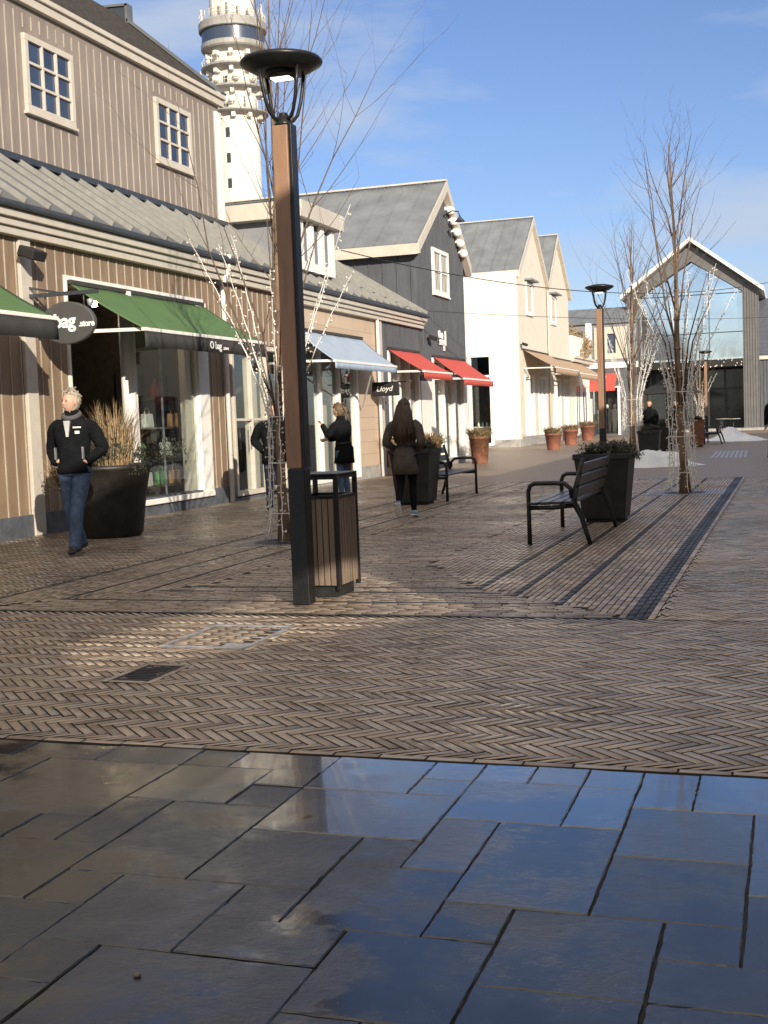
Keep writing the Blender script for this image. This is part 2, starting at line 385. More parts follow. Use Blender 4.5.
for x in (XA - .02,):
    for k in range(60): drk.append((x, YF + .1 + k * .203, R(90), .203, .058))
pavers('inlay_paving', inl, M['inlay'], (XA - .045, XB + .08, YF - .03, 26.))
pavers('dark_inlay_lines', drk, M['darkbrick'], (XA - .05, XB + .085, YF - .032, 26.), z=.0015)

# large stone slabs: columns at 0.21 m, rows at about 0.245 m
XK = lambda k: -.14 - .2095 * k
YJ = lambda j: [4.795, 4.565, 4.36, 4.11, 3.87, 3.62, 3.375, 3.13, 2.885, 2.64][j] if 0 <= j < 10 else 2.64 - .245 * (j - 9)
S = [(-2,1,0,2),(1,2,0,2),(2,3,0,1),(2,3,1,3),(3,4,0,1),(4,5,0,1),(3,5,1,3),(5,6,0,1),(5,6,1,2),(6,8,0,2),(5,8,2,4),(4,5,3,5),(2,4,3,6),
     (0,2,2,4),(0,2,4,6),(-2,0,2,5),(-2,0,5,7),(1,3,6,8),(0,1,6,7),(-2,1,7,8),(5,6,4,5),(6,8,4,6),(4,6,5,7),(3,4,6,7),(3,5,7,9),(6,7,6,7),(5,7,7,8),
     (5,8,8,11),(7,9,6,8),(8,9,8,9),(8,10,9,11),(9,10,6,7),(9,11,7,9),(10,12,5,7),(8,10,3,6),(10,11,3,5),(11,12,4,5),(12,14,4,5),(11,14,1,4),(11,13,0,1),
     (13,15,0,1),(9,11,1,3),(10,11,0,1),(8,10,0,1),(8,9,1,2),(8,9,2,3),(1,3,8,10),(3,4,9,10),(4,5,9,11),(-2,1,8,10)]
occ = {}
for q, (k0, k1, j0, j1) in enumerate(S):
    for k in range(k0, k1):
        for j in range(j0, j1):
            occ[(k, j)] = q
# the same random-length pattern carried on outside what the photo shows
sizes = [(2,2),(3,2),(2,1),(1,1),(2,3),(1,2),(3,3)]
for j in range(0, 24):
    for k in range(-16, 44):
        if (k, j) in occ: continue
        random.shuffle(sizes)
        for a, b_ in sizes + [(1,1)]:
            if all((k + u, j + v) not in occ for u in range(a) for v in range(b_)):
                S.append((k, k + a, j, j + b_))
                for u in range(a):
                    for v in range(b_): occ[(k + u, j + v)] = len(S) - 1
                break
mb = MB(); rn = []; wt = []
for (k0, k1, j0, j1) in S:
    x1, x0, y1, y0 = XK(k0), XK(k1), YJ(j0), YJ(j1); g = .0018
    x0 += g; x1 -= g; y0 += g; y1 -= g
    per = []
    def edge(a, b):
        n = max(2, int(math.dist(a, b) / .028)); 
        for i in range(n): per.append((a[0] + (b[0] - a[0]) * i / n, a[1] + (b[1] - a[1]) * i / n))
    edge((x0, y0), (x1, y0)); edge((x1, y0), (x1, y1)); edge((x1, y1), (x0, y1)); edge((x0, y1), (x0, y0))
    cx, cy = (x0 + x1) / 2, (y0 + y1) / 2; h = random.gauss(0, .0012); tx = random.gauss(0, .0035); ty = random.gauss(0, .0035)
    n = len(per); o = []; t = []; q = []
    chip = random.random() < .5
    for (x, y) in per:
        jt = abs(random.gauss(0, .0009)) + (.0035 if random.random() < .05 else 0)
        dx, dy = cx - x, cy - y; l = math.hypot(dx, dy); ex = dx / l; ey = dy / l
        bw = .003 + abs(random.gauss(0, .0015)) + jt
        o.append((x + ex * jt, y + ey * jt, -.03)); q.append((x + ex * jt, y + ey * jt, h - .004 - abs(random.gauss(0, .001))))
        t.append((x + ex * bw, y + ey * bw, h + (x - cx) * tx + (y - cy) * ty))
    mb.add(o + q + t, [(i, (i+1) % n, (i+1) % n + n, i + n) for i in range(n)] + [(i + n, (i+1) % n + n, (i+1) % n + 2*n, i + 2*n) for i in range(n)] + [tuple(range(2*n, 3*n))])
    rn += [random.random()] * (2 * n + 1); wt += [min(1, max(0, 1.0 - .30 * max(0, j0 - .5) - .13 * max(0, k0 - 5) + random.gauss(0, .10)))] * (2 * n + 1)
so = mb.build('stone_slab_paving', M['slab']); struct(so)
a = so.data.attributes.new('rnd', 'FLOAT', 'FACE'); a.data.foreach_set('value', rn)
a = so.data.attributes.new('wet', 'FLOAT', 'FACE'); a.data.foreach_set('value', wt)

struct(MB().box(-10.4, 5.2, -1.6, 26., -.06, -.0068).build('joint_bed', M['grout']))
struct(MB().add([(-20,26,-.002),(5,26,-.002),(5,100,-.002),(-20,100,-.002)], [(0,1,2,3)]).build('far_paving', M['farbrick']))
struct(MB().add([(-900,-300,-.075),(900,-300,-.075),(900,1500,-.075),(-900,1500,-.075)], [(0,1,2,3)]).build('ground', M['soil']))

# manhole, gully, grates
t = thing('manhole_cover', 'brick filled manhole cover in a steel frame on the herringbone paving', 'manhole cover', (-3.6, 7.5, 0))
x0, x1, y0, y1 = -.31, .30, -.42, .41
MB().box(x0 - .02, x1 + .02, y0 - .02, y1 + .02, -.02, -.003).build('seat_ring', M['iron'], t)
fr = MB(); fr.box(x0, x1, y0, y0 + .028, -.01, .007).box(x0, x1, y1 - .028, y1, -.01, .007).box(x0, x0 + .028, y0 + .028, y1 - .028, -.01, .007).box(x1 - .028, x1, y0 + .028, y1 - .028, -.01, .007)
fr.build('frame', M['steel'], t)
fr = MB(); fr.box(x1 - .19, x1 - .03, y0 + .03, y0 + .15, -.01, .0035); fr.build('lifting_plate', M['steel'], t)
bl = []
for i in range(5):
    for k in range(14): bl.append((x0 + .07 + i * .115 + (k % 2) * .03, y0 + .055 + k * .0565, 0, .113, .0565))
bl = [q for q in bl if not (q[0] > x1 - .2 and q[1] < y0 + .16) and q[0] < x1 - .05]
pb = pavers('brick_infill', bl, M['brick'], (x0 + .028, x1 - .028, y0 + .028, y1 - .028), z=.001)
del pb['kind']; pb.parent = t
t = thing('gully_grate', 'small black iron drain grate in the herringbone paving nearest the stone slabs', 'drain grate', (-3.555, 6.29, 0))
g = MB(); g.box(-.115,.115,-.21,-.19,-.02,.003).box(-.115,.115,.19,.21,-.02,.003).box(-.115,-.095,-.19,.19,-.02,.003).box(.095,.115,-.19,.19,-.02,.003)
g.build('frame', M['iron'], t)
g = MB()
for i in range(9): g.box(-.095, .095, -.18 + i * .042, -.18 + i * .042 + .022, -.02, .001)
g.build('bars', M['iron'], t)
t = thing('tree_grate', 'striped steel tree grate round the trunk of the nearer right tree', 'tree grate', (-1.72, 21.4, 0))
g = MB(); g.lathe([(.12,.002),(.12,.012),(.33,.012),(.36,.003)], n=28, cap=False); g.build('iron_ring', M['iron'], t)
g = MB()
for i in range(26): g.box(-.62 + i * .048, -.62 + i * .048 + .024, -.55, .55, .002, .007)
g.box(-.64, -.62, -.57, .57, .001, .0075).box(.62, .64, -.57, .57, .001, .0075)
g.build('grille', M['steel'], t)
t = thing('tree_grate', 'dark square tree grate beside the lamp post at the left tree', 'tree grate', (-5.78, 13.7, 0))
g = MB(); g.lathe([(.12,.002),(.12,.012),(.36,.012),(.40,.003)], n=28, cap=False); g.build('iron_ring', M['iron'], t)
g = MB()
for i in range(22): g.box(-.5 + i * .047, -.5 + i * .047 + .022, -.5, .5, .002, .007)
g.build('grille', M['steel'], t)
t = tag(MB().build('drain_channel', M['steel']), 'pale ribbed drainage grille lying in the lane before the far snow heap', 'drain grate')
g = MB()
for i in range(8): g.prism([(-2.2 + i * .13, 36.), (-2.12 + i * .13, 36.), (-2.28 + i * .13 , 42.), (-2.36 + i * .13, 42.)], 'Z', .0, .006)
m_ = bpy.data.meshes.new('drain_channel'); m_.from_pydata(g.v, [], g.f); m_.materials.append(M['steel']); t.data = m_

tag(MB().ell((-1.62, 2.73, .002), (.011, .009, .006), 10, 6).build('pebble', M['slat']), 'small pale pebble lying on the wet stone slabs at lower left', 'pebble')
# ------------------------------------------------------------------ building helpers
def wall_open(mb, ax, p0, p1, a0, a1, z0, z1, ops):
    """wall slab (thickness p0..p1 along ax) spanning a0..a1, with rectangular openings (a,b,zlo,zhi)"""
    cuts = sorted({a0, a1} | {v for o in ops for v in o[:2] if a0 < v < a1})
    for u, v in zip(cuts[:-1], cuts[1:]):
        hs = sorted([(o[2], o[3]) for o in ops if o[0] <= u + 1e-6 and o[1] >= v - 1e-6]); z = z0
        for lo, hi in hs:
            if lo > z + 1e-6: mb.box(*((p0, p1, u, v, z, lo) if ax == 'X' else (u, v, p0, p1, z, lo)))
            z = max(z, hi)
        if z < z1 - 1e-6: mb.box(*((p0, p1, u, v, z, z1) if ax == 'X' else (u, v, p0, p1, z, z1)))
    return mb
def battens(mb, X, y0, y1, z0, z1, step, ops=(), w=.028, d=.024, top=None):
    y = y0 + step / 2
    while y < y1:
        segs = [(z0, top(y) if top else z1)]
        for o in ops:
            if o[0] - w < y < o[1] + w:
                ns = []
                for lo, hi in segs:
                    if o[2] > lo: ns.append((lo, min(hi, o[2])))
                    if o[3] < hi: ns.append((max(lo, o[3]), hi))
                segs = ns
        for lo, hi in segs:
            if hi - lo > .05: mb.box(X - .003, X + d, y - w / 2, y + w / 2, lo, hi)
        y += step
def battens_y(mb, Y, x0, x1, z0, z1, step, w=.04, d=.03):
    x = x0 + step / 2
    while x < x1: mb.box(x - w / 2, x + w / 2, Y - d, Y + .003, z0, z1); x += step
def seam_roof(name, parent, m, e0, e1, r0, r1, thick=.06, step=.48, sw=.03, sh=.045, label=None, ribm=None):
    """standing seam roof plane: eave from e0 to e1, ridge from r0 to r1"""
    e0, e1, r0, r1 = map(Vector, (e0, e1, r0, r1)); n = (e1 - e0).cross(r0 - e0).normalized()
    if n.z < 0: n = -n
    mb = MB(); mb.add([e0, e1, r1, r0, e0 - n * thick, e1 - n * thick, r1 - n * thick, r0 - n * thick], [(0,1,2,3),(7,6,5,4),(0,4,5,1),(1,5,6,2),(2,6,7,3),(3,7,4,0)])
    k = max(1, int((e1 - e0).length / step)); rb = MB() if ribm else mb
    for i in range(k + 1):
        f = i / k; a = e0.lerp(e1, f); b = r0.lerp(r1, f)
        rb.bar(a + n * sh / 2, b + n * sh / 2, sw, sh, up=n)
    o = mb.build(name, m, parent, label=label)
    if ribm: rb.build('standing_seams', ribm, o)
    return o
def frame_x(X, y0, y1, z0, z1, w, d0, d1, nv=0, nh=0, mw=.04, top=True):
    """window frame in plane X from X+d0 to X+d1"""
    m = MB(); m.box(X+d0, X+d1, y0, y1, z0, z0+w).box(X+d0, X+d1, y0, y1, z1-w, z1).box(X+d0, X+d1, y0, y0+w, z0+w, z1-w).box(X+d0, X+d1, y1-w, y1, z0+w, z1-w)
    e = .004
    for i in range(nv):
        y = y0 + w + (y1 - y0 - 2*w) * (i + 1) / (nv + 1); m.box(X+d0+e, X+d1-e, y-mw/2, y+mw/2, z0+w, z1-w)
    for i in range(nh):
        z = z0 + w + (z1 - z0 - 2*w) * (i + 1) / (nh + 1); m.box(X+d0+2*e, X+d1-2*e, y0+w, y1-w, z-mw/2, z+mw/2)
    return m
def window_x(parent, X, y0, y1, z0, z1, nv=2, nh=2, w=.10, m='cream', glass='bglass', mw=.045):
    f = frame_x(X, y0, y1, z0, z1, w, 0, .07, nv, nh, mw).build('window', M[m], parent, bevel=.006)
    MB().box(X + .002, X + .022, y0 + w*.6, y1 - w*.6, z0 + w*.6, z1 - w*.6).build('pane', M[glass], f)
    MB().box(X + .0, X + .09, y0 - .03, y1 + .04, z0 - .05, z0 - .003).build('sill', M[m], f, bevel=.006)
    return f
def awning(parent, y0, y1, Xw, Xf, zb, zf, val, fabm, valm, armm, label=None, sag=.0):
    """folding arm awning: sloping cloth, hanging valance, front rail, two arms"""
    n = 10; mb = MB(); vs = []; fs = []
    ny = 36
    for i in range(n + 1):
        f = i / n
        for j in range(ny + 1):
            g = j / ny
            vs.append((Xw + (Xf - Xw) * f, y0 + (y1 - y0) * g, zb + (zf - zb) * f - math.sin(math.pi * f) * .03 - sag * math.sin(math.pi*g) * f - .010 * abs(math.sin(math.pi * g * max(2, round((y1 - y0) / 1.1)))) ))
    for i in range(n):
        for j in range(ny): a_ = i * (ny + 1) + j; fs.append((a_, a_ + 1, a_ + ny + 2, a_ + ny + 1))
    mb.add(vs, fs, True)
    r = mb.build('awning', fabm, parent, label=label)
    sd = r.modifiers.new('s', 'SOLIDIFY'); sd.thickness = .006
    mb = MB(); vs = []; k = 40
    for i in range(k + 1):
        y = y0 + (y1 - y0) * i / k; w = .012 * math.sin(i * 1.9) 
        vs += [(Xf + .025, y, zf - .02), (Xf + .03 + w, y, zf - val)]
    mb.add(vs, [(2*i, 2*i+1, 2*i+3, 2*i+2) for i in range(k)], True)
    v = mb.build('valance', valm, r); sd = v.modifiers.new('s', 'SOLIDIFY'); sd.thickness = .005
    MB().box(Xf - .02, Xf + .04, y0 - .02, y1 + .02, zf - .04, zf + .012).build('front_rail', armm, r, bevel=.008)
    for y in (y0 + .12, y1 - .12):
        MB().bar((Xw, y, zf + .02), (Xf, y, zf - .005), .05, .05).build('arm', armm, r)
    MB().box(Xw - .04, Xw + .05, y0 - .02, y1 + .02, zb - .02, zb + .05).build('cassette', M['dgrey'], r, bevel=.01)
    return r
def gable_house(root, X, y0, y1, ze, ya, za, depth, wallm, trim, roofm, ops=(), batten=0, over=.35, xover=.12, side0=True, gf=None, thick=.25, ystep=.5, facez=0., plinth=None, bm=.028):
    """gable front facing +X at plane X; ridge runs along -X"""
    mb = MB()
    wall_open(mb, 'X', X - thick, X, y0, y1, facez, ze, ops)
    mb.prism([(y0, ze), (y1, ze), (ya, za)], 'X', X - thick, X)
    tp = lambda y: ze + (za - ze) * ((y - y0) / (ya - y0) if y < ya else (y1 - y) / (y1 - ya)) - .03
    if batten: battens(mb, X, y0, y1, facez, ze, batten, ops, top=tp, w=bm)
    (mb.box(X - depth, X - thick - .001, y0 - .0, y0 + thick, 0, ze) if side0 else None); mb.box(X - depth, X - thick - .001, y1 - thick, y1, 0, ze)
    if batten: battens_y(mb, y0, X - depth, X, facez, ze, .42)
    mb.build('wall', wallm, root)
    sl = (za - ze) / (ya - y0); sr = (za - ze) / (y1 - ya)
    xo = X + xover
    seam_roof('roof', root, roofm, (xo, y0 - over, ze - over * sl + .12), (X - depth, y0 - over, ze - over * sl + .12), (xo, ya, za + .12), (X - depth, ya, za + .12), step=.62, sw=.035, sh=.03)
    seam_roof('roof', root, roofm, (xo, y1 + over, ze - over * sr + .12), (X - depth, y1 + over, ze - over * sr + .12), (xo, ya + .01, za + .12), (X - depth, ya + .01, za + .12), step=.62, sw=.035, sh=.03)
    b = MB()
    for (ye, s_) in ((y0 - over, sl), (y1 + over, sr)):
        zl = ze - over * s_ + .12; sg = 1 if ye < ya else -1
        b.prism([(ye, zl - .30), (ye, zl + .02), (ya, za + .14), (ya, za - .16)], 'X', xo - .001, xo + .05)
        b.prism([(ye, zl - .30), (ye, zl - .25), (ya, za - .11), (ya, za - .16)], 'X', X - .0, xo - .002)
    b.box(X - depth, xo - .003, y0 - over - .04, y0 - over, ze - over * sl - .20, ze - over * sl + .10)
    b.box(X - depth, xo - .003, y1 + over, y1 + over + .04, ze - over * sr - .20, ze - over * sr + .10)
    b.box(X - depth, xo - .004, y0 - over, y0 - .002, ze - over * sl - .14, ze - over * sl - .10)
    b.build('fascia', trim, root)
    MB().bar((xo + .04, ya, za + .17), (X - depth, ya, za + .17), .22, .05).build('ridge_cap', trim if gf else roofm, root)

# ------------------------------------------------------------------ brown clad shop (left)
XW = -10.
A = thing('timber_clad_shop', 'long shop at left with brown and taupe vertical boards, metal lean-to roof and green awnings', 'building', (0,0,0))
Y0, Y1 = 5.0, 24.0
ops = [(8.2, 13.1, .22, 3.62), (15.88, 20.22, .2, 3.62), (21.35, 23.95, .06, 3.0)]
mb = MB(); wall_open(mb, 'X', XW - .22, XW, Y0, Y1, .30, 4.38, [(a, b, max(.30, c), d) for a, b, c, d in ops]); mb.build('lower_wall', M['brown'], A)
mb = MB(); battens(mb, XW, Y0, Y1, .30, 4.075, .245, ops, w=.014, d=.014); mb.build('cladding_strips', M['strip'], A)['kind'] = 'stuff'
mb = MB(); wall_open(mb, 'X', XW - .24, XW + .035, Y0, Y1, -.02, .30, [(21.35, 23.95, .05, .3)]); mb.box(XW - .2, XW + .0, 15.88, 20.22, .298, .302); mb.build('plinth', M['plinth'], A, bevel=.006)
# upper storey
XU = -11.42
mb = MB(); mb.box(XU - .2, XU, Y0, 24.4, 5.55, 8.2); 
ms = MB(); battens(ms, XU, Y0, 24.25, 5.72, 8.02, .235, [(17.2, 18.8, 6.4, 7.8), (21.45, 23.05, 6.4, 7.8)], w=.015, d=.014); ms.build('cladding_strips', M['strip'], A)['kind'] = 'stuff'
mb.box(XU - 6, XU - .2, 24.2, 24.4, 4.2, 8.2)
mb.build('upper_wall', M['taupe'], A)
window_x(A, XU, 17.27, 18.67, 6.50, 7.70); window_x(A, XU, 21.53, 22.98, 6.50, 7.70)
mb = MB(); mb.box(XU, XU + .10, Y0, 24.5, 8.14, 8.28); mb.box(XU, XU + .15, Y0, 24.53, 8.283, 8.37)
mb.build('upper_cornice', M['cream'], A, bevel=.01)
MB().box(XU - .21, XU + .05, 24.2, 24.43, 5.5, 8.015).build('corner_board', M['white'], A, bevel=.006)
MB().box(XU, XU + .16, Y0, 24.3, 5.62, 5.72).build('flashing', M['gutter'], A)
mb = MB(); mb.prism([(XU + .12, 8.375), (XU - 2.3, 10.38), (XU - 4.8, 8.4)], 'Y', Y0, 24.3); mb.build('upper_roof', M['moss'], A)
mb = MB(); mb.prism([(XU + .14, 8.38), (XU - 2.0, 10.15), (XU - 2.0, 10.46), (XU - 2.9, 10.50), (XU - 2.9, 10.4), (XU - 2.12, 10.36), (XU - 2.12, 10.12), (XU + .18, 8.52 )][:4] + [(XU - 2.9, 9.6), (XU - 1.8, 9.75)], 'Y', 24.32, 24.5)
mb.build('gable_verge', M['gutter'], A)
mb = MB(); mb.bar((XU + .15, 24.41, 8.40), (XU - 2.0, 24.41, 10.19), .24, .05); mb.bar((XU - 2.0, 24.41, 10.08), (XU - 2.0, 24.41, 10.52), .24, .06, up=(1,0,0)); mb.bar((XU - 1.97, 24.41, 10.5), (XU - 3.0, 24.41, 10.56), .24, .05)
mb.build('verge_coping', M['zinc'], A)
seam_roof('lean_to_roof', A, M['zinc'], (XW + .27, Y0, 4.50), (XW + .27, 24.2, 4.50), (XU + .01, Y0, 5.66), (XU + .01, 24.2, 5.66), step=.55, sw=.035, sh=.075, ribm=M['zincrib'])
mb = MB(); mb.box(XW, XW + .18, Y0, Y1, 4.19, 4.29); mb.box(XW, XW + .13, Y0, Y1, 4.08, 4.187); mb.box(XW, XW + .24, Y0, Y1, 4.293, 4.40); mb.build('cornice', M['cream'], A, bevel=.008)
MB().box(XW + .18, XW + .32, Y0, Y1, 4.403, 4.47).build('gutter', M['gutter'], A, bevel=.02)
MB().box(XW, XW + .06, 14.72, 14.98, .0, 4.078).build('pilaster', M['cream'], A, bevel=.008)
# interiors
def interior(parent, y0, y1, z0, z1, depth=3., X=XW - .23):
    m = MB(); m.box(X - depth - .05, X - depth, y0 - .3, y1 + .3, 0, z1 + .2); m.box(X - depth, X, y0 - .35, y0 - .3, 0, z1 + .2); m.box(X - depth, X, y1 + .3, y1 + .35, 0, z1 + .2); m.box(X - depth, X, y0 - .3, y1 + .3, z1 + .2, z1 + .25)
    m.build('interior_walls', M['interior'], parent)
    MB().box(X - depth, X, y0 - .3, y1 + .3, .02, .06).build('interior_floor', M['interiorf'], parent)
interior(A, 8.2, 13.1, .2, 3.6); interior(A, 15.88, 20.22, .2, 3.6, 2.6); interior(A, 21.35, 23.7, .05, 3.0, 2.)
# shop windows
f = frame_x(XW, 8.2, 13.1, .3, 3.6, .07, -.14, .03, 3, 0, .08).build('window', M['white'], A, bevel=.006); MB().box(XW - .06, XW - .05, 8.26, 13.04, .36, 3.55).build('pane', M['glass'], f)
f = frame_x(XW, 17.74, 19.98, .24, 3.6, .06, -.07, .03, 0, 0, .05).build('window', M['white'], A, bevel=.006); MB().box(XW - .03, XW - .02, 17.78, 19.95, .28, 3.56).build('pane', M['glass'], f)
MB().box(XW - .06, XW - .035, 18.72, 18.75, .3, 3.55).build('glazing_bar', M['steel'], f); MB().box(XW - .06, XW - .035, 17.8, 18.72, 1.42, 1.44).build('glazing_bar', M['steel'], f)
MB().box(XW - .22, XW - .10, 19.72, 19.98, .28, 3.3).build('white_reveal', M['curtain'], A)
MB().tube([(XW - .02, 17.60, .24), (XW - .02, 17.60, 3.6)], .115, 18).build('column', M['white'], A)
MB().prism([(XW - .18, 20.22), (XW + .06, 20.34), (XW + .06, 19.95), (XW + .03, 19.95)], 'Z', .24, 3.62).build('splayed_jamb', M['white'], A)
MB().box(XW - .1, XW + .1, 17.2, 20.3, .18, .27).build('window_sill', M['white'], A, bevel=.01)
mb = MB(); mb.box(XW, XW + .03, 15.84, 15.90, .3, 3.69).box(XW, XW + .03, 15.90, 20.3, 3.62, 3.69); mb.build('opening_trim', M['white'], A)
for y in (18.0, 18.7, 19.4): MB().lathe([(0,0),(.045,.0),(.05,.08)], (XW - .8, y, 3.45), 10).build('ceiling_spot', M['glow'], A)
# glazed entrance set back behind the first bay
f = frame_x(XW - .9, 15.95, 17.2, .06, 3.3, .07, 0, .05, 0, 1, .05).build('door', M['blackm'], A); MB().box(XW - .88, XW - .87, 16., 17.15, .1, 3.2).build('pane', M['glass'], f)
MB().tube([(XW - .80, 16.1, .95), (XW - .80, 16.1, 1.5)], .015).build('handle', M['steel'], f)
f = frame_x(XW, 21.40, 23.9, .08, 2.98, .09, -.15, .03, 2, 1, .05).build('door', M['cream'], A, bevel=.006)
MB().box(XW - .06, XW - .05, 21.45, 23.85, .12, 2.95).build('pane', M['glass'], f); MB().tube([(XW + .06, 22.05, .95), (XW + .06, 22.05, 1.4)], .014).build('handle', M['steel'], f)
MB().box(XW - .32, XW - .30, 22.8, 23.8, .12, 2.5).build('curtain', M['curtain'], A)
MB().box(XW + .0, XW + .14, 21.32, 22.6, 2.84, 3.02).build('door_head', M['dgrey'], A, bevel=.01)
dp = MB(); dp.tube([(XW + .09, 21.02, 0), (XW + .09, 21.02, 4.0), (XW + .18, 21.02, 4.2), (XW + .25, 21.02, 4.55)], .045, 10); dp.build('downpipe', M['white'], A)
a1 = awning(A, 15.95, 20.25, XW + .02, -8.80, 3.58, 2.86, .26, M['green'], M['dgrey'], M['white'], label='green awning over the display window with lettering on its dark valance')
a0 = awning(A, 8.0, 13.72, XW + .02, -8.80, 3.58, 2.86, .28, M['green'], M['dgrey'], M['white'], label='green awning cut by the left edge of the photo')
MB().bar((XW + .05, 12.6, 2.1), (-8.9, 11.2, 2.55), .03).build('brace', M['white'], a0)
mxv = Matrix.Translation((-8.80 + .05, 18.0, 2.655)) @ Matrix.Rotation(R(90), 4, 'Z') @ Matrix.Rotation(R(90), 4, 'X')
text_mesh('lettering', 'O bag', .17, mxv, M['wletter'], a1, .003, 1., .002)
text_mesh('lettering', '.store', .09, mxv @ Matrix.Translation((.47, 0, 0)), M['wletter'], a1, .003)
mb = MB()
for i, y in enumerate((14.0,)): pass
# shelves and bags in the display
sh = thing('display_shelf', 'dark shelving rack standing behind the clad shop display window', 'shelf', (XW - .55, 19.25, .06))
for z in (.35, .85, 1.35, 1.85): MB().box(-.18, .18, -.9, .85, z, z + .03).build('shelf_board', M['shelf'], sh)
for y in (-.9, 0, .85): MB().box(-.16, -.12, y - .02, y + .02, 0, 2.3).build('upright', M['black'], sh)
bagspots = [(-.75,.88,'bag1','green handbag in the upper left of the display'),(-.35,1.38,'bag2','white handbag on the second highest display shelf'),(.35,.88,'bag2','white handbag on the second lowest display shelf'),(.7,.38,'bag3','tan handbag on the lowest display shelf'),(.75,1.38,'bag3','tan handbag at the right of the display'),(-.5,.38,'bag2','white handbag on the lowest display shelf'),(.1,1.88,'bag4','red handbag on the top display shelf'),(.1,.38,'bag1','green handbag on the lowest display shelf')]
for (dy, dz, mm, lb) in bagspots:
    b = thing('handbag', lb, 'handbag', (XW - .47, 19.25 + dy * .85, .06 + dz), 0, 'handbags on the shop display shelves')
    MB().prism([(-.16, 0), (.16, 0), (.13, .24), (-.13, .24)], 'X', -.05, .05).build('bag_body', M[mm], b, bevel=.015)
    MB().tube([(0, -.09, .19), (0, -.07, .30), (0, 0, .34), (0, .07, .30), (0, .09, .19)], .009, 6).build('handle', M[mm], b)

def floodlight(X, y, z, label, s=1.):
    t = thing('floodlight', label, 'floodlight', (X, y, z))
    MB().box(.0, .12 * s, -.02, .02, -.02, .02).build('bracket', M['black'], t)
    mx = Matrix.Translation((.22 * s, 0, 0)) @ Matrix.Rotation(R(22), 4, 'Y')
    MB().box(-.13 * s, .13 * s, -.16 * s, .16 * s, -.07 * s, .07 * s, mx).build('housing', M['blackm'], t, bevel=.02 * s)
    return t
floodlight(XW + .06, 14.68, 3.84, 'black box floodlight on the brown boards above the round hanging sign')
floodlight(XW + .02, 20.85, 4.02, 'small black spotlight above the white downpipe of the brown shop', .55)
floodlight(XW + .02, 34.75, 3.74, 'black spotlight above the red awnings on the charcoal gable house', .8)
floodlight(-11.63, 55.8, 4.62, 'small black spotlight on the cream gable house above the beige awning', .9)

# hanging sign
t = thing('hanging_sign', 'dark oval shop sign reading bag.store hanging from a grey bracket by the green awning', 'sign', (XW, 14.9, 0))
mb = MB(); mb.bar((0.02, 0, 3.30), (1.12, 0, 3.30), .05, .05).bar((.02, 0, 3.42), (.5, 0, 3.32), .03, .03).box(0, .03, -.08, .08, 3.2, 3.5); mb.tube([(.9, 0, 3.3), (.9, 0, 3.12)], .012).tube([(.3, 0, 3.3), (.3, 0, 3.1)], .012).build('bracket', M['gutter'], t)
pts = []
for i in range(40):
    a_ = 2 * math.pi * i / 40; pts.append((.63 + .42 * math.cos(a_) * (1 + .05 * math.cos(a_)), 2.90 + .29 * math.sin(a_)))
MB().prism(pts, 'Y', -.045, .045).build('sign_board', M['signm'], t, bevel=.02)
mx = Matrix.Translation((.17, -.052, 2.84)) @ Matrix.Rotation(R(90), 4, 'X')
text_mesh('lettering', 'O bag', .26, mx, M['wletter'], t, .004, .95, .008)
text_mesh('lettering', '.store', .115, mx @ Matrix.Translation((.665, 0, 0)), M['wletter'], t, .004, .9, .004)
MB().lathe([(.0,.0),(.035,.02),(.05,.09),(.03,.11)], (1.0, .0, 3.10), 12).build('spot_lamp', M['steel'], t)

# ------------------------------------------------------------------ tan brick shop with blue awning
B = thing('tan_brick_shop', 'pale tan brick shop with a pale blue awning and a flat-roofed dormer', 'building')
YB0, YB1 = 24.0, 30.42
ops = [(24.75, 28.55, .1, 3.1)]
mb = MB(); wall_open(mb, 'X', XW - .22, XW, YB0 + .002, YB1, .30, 4.22, [(24.75, 28.55, .30, 3.1)]); mb.build('wall', M['tanbrick'], B)
wall_open(MB(), 'X', XW - .24, XW + .03, YB0 + .002, YB1, -.02, .30, [(24.75, 28.55, .05, .3)]).build('plinth', M['lplinth'], B, bevel=.006)
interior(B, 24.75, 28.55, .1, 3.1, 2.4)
f = frame_x(XW, 24.75, 28.55, .06, 3.1, .1, -.16, .03, 2, 0, .08).build('window', M['white'], B, bevel=.006); MB().box(XW - .07, XW - .06, 24.8, 28.5, .1, 3.0).build('pane', M['glass'], f)
MB().box(XW - .5, XW - .47, 27.2, 28.4, .1, 2.5).build('curtain', M['curtain'], B)
a2 = awning(B, 24.62, 28.9, XW + .02, -9.12, 3.42, 2.72, .17, M['blue'], M['blue'], M['white'])
MB().bar((XW + .1, 28.6, 1.75), (-9.15, 27.2, 2.6), .035).build('brace', M['white'], a2)
mb = MB(); mb.box(XW, XW + .07, 30.16, 30.42, .0, 3.955); mb.build('pilaster', M['cream'], B, bevel=.008)
MB().tube([(XW + .09, 30.0, 0), (XW + .09, 30.0, 4.2)], .04, 10).build('downpipe', M['white'], B)
seam_roof('lean_to_roof', B, M['zinc'], (XW + .27, 24.25, 4.37), (XW + .27, 33.95, 4.36), (XU - .6, 24.25, 6.10), (XU - 1.9, 33.95, 6.6), step=.55, sw=.035, sh=.075, ribm=M['zincrib'])
mb = MB(); mb.box(XW, XW + .18, YB0+.002, 34.1, 4.06, 4.15); mb.box(XW, XW + .13, YB0+.002, 34.1, 3.96, 4.057); mb.box(XW, XW + .24, YB0+.002, 34.1, 4.153, 4.26); mb.build('cornice', M['cream'], B, bevel=.008)
MB().box(XW + .18, XW + .32, YB0+.002, 34.1, 4.263, 4.33).build('gutter', M['gutter'], B, bevel=.02)
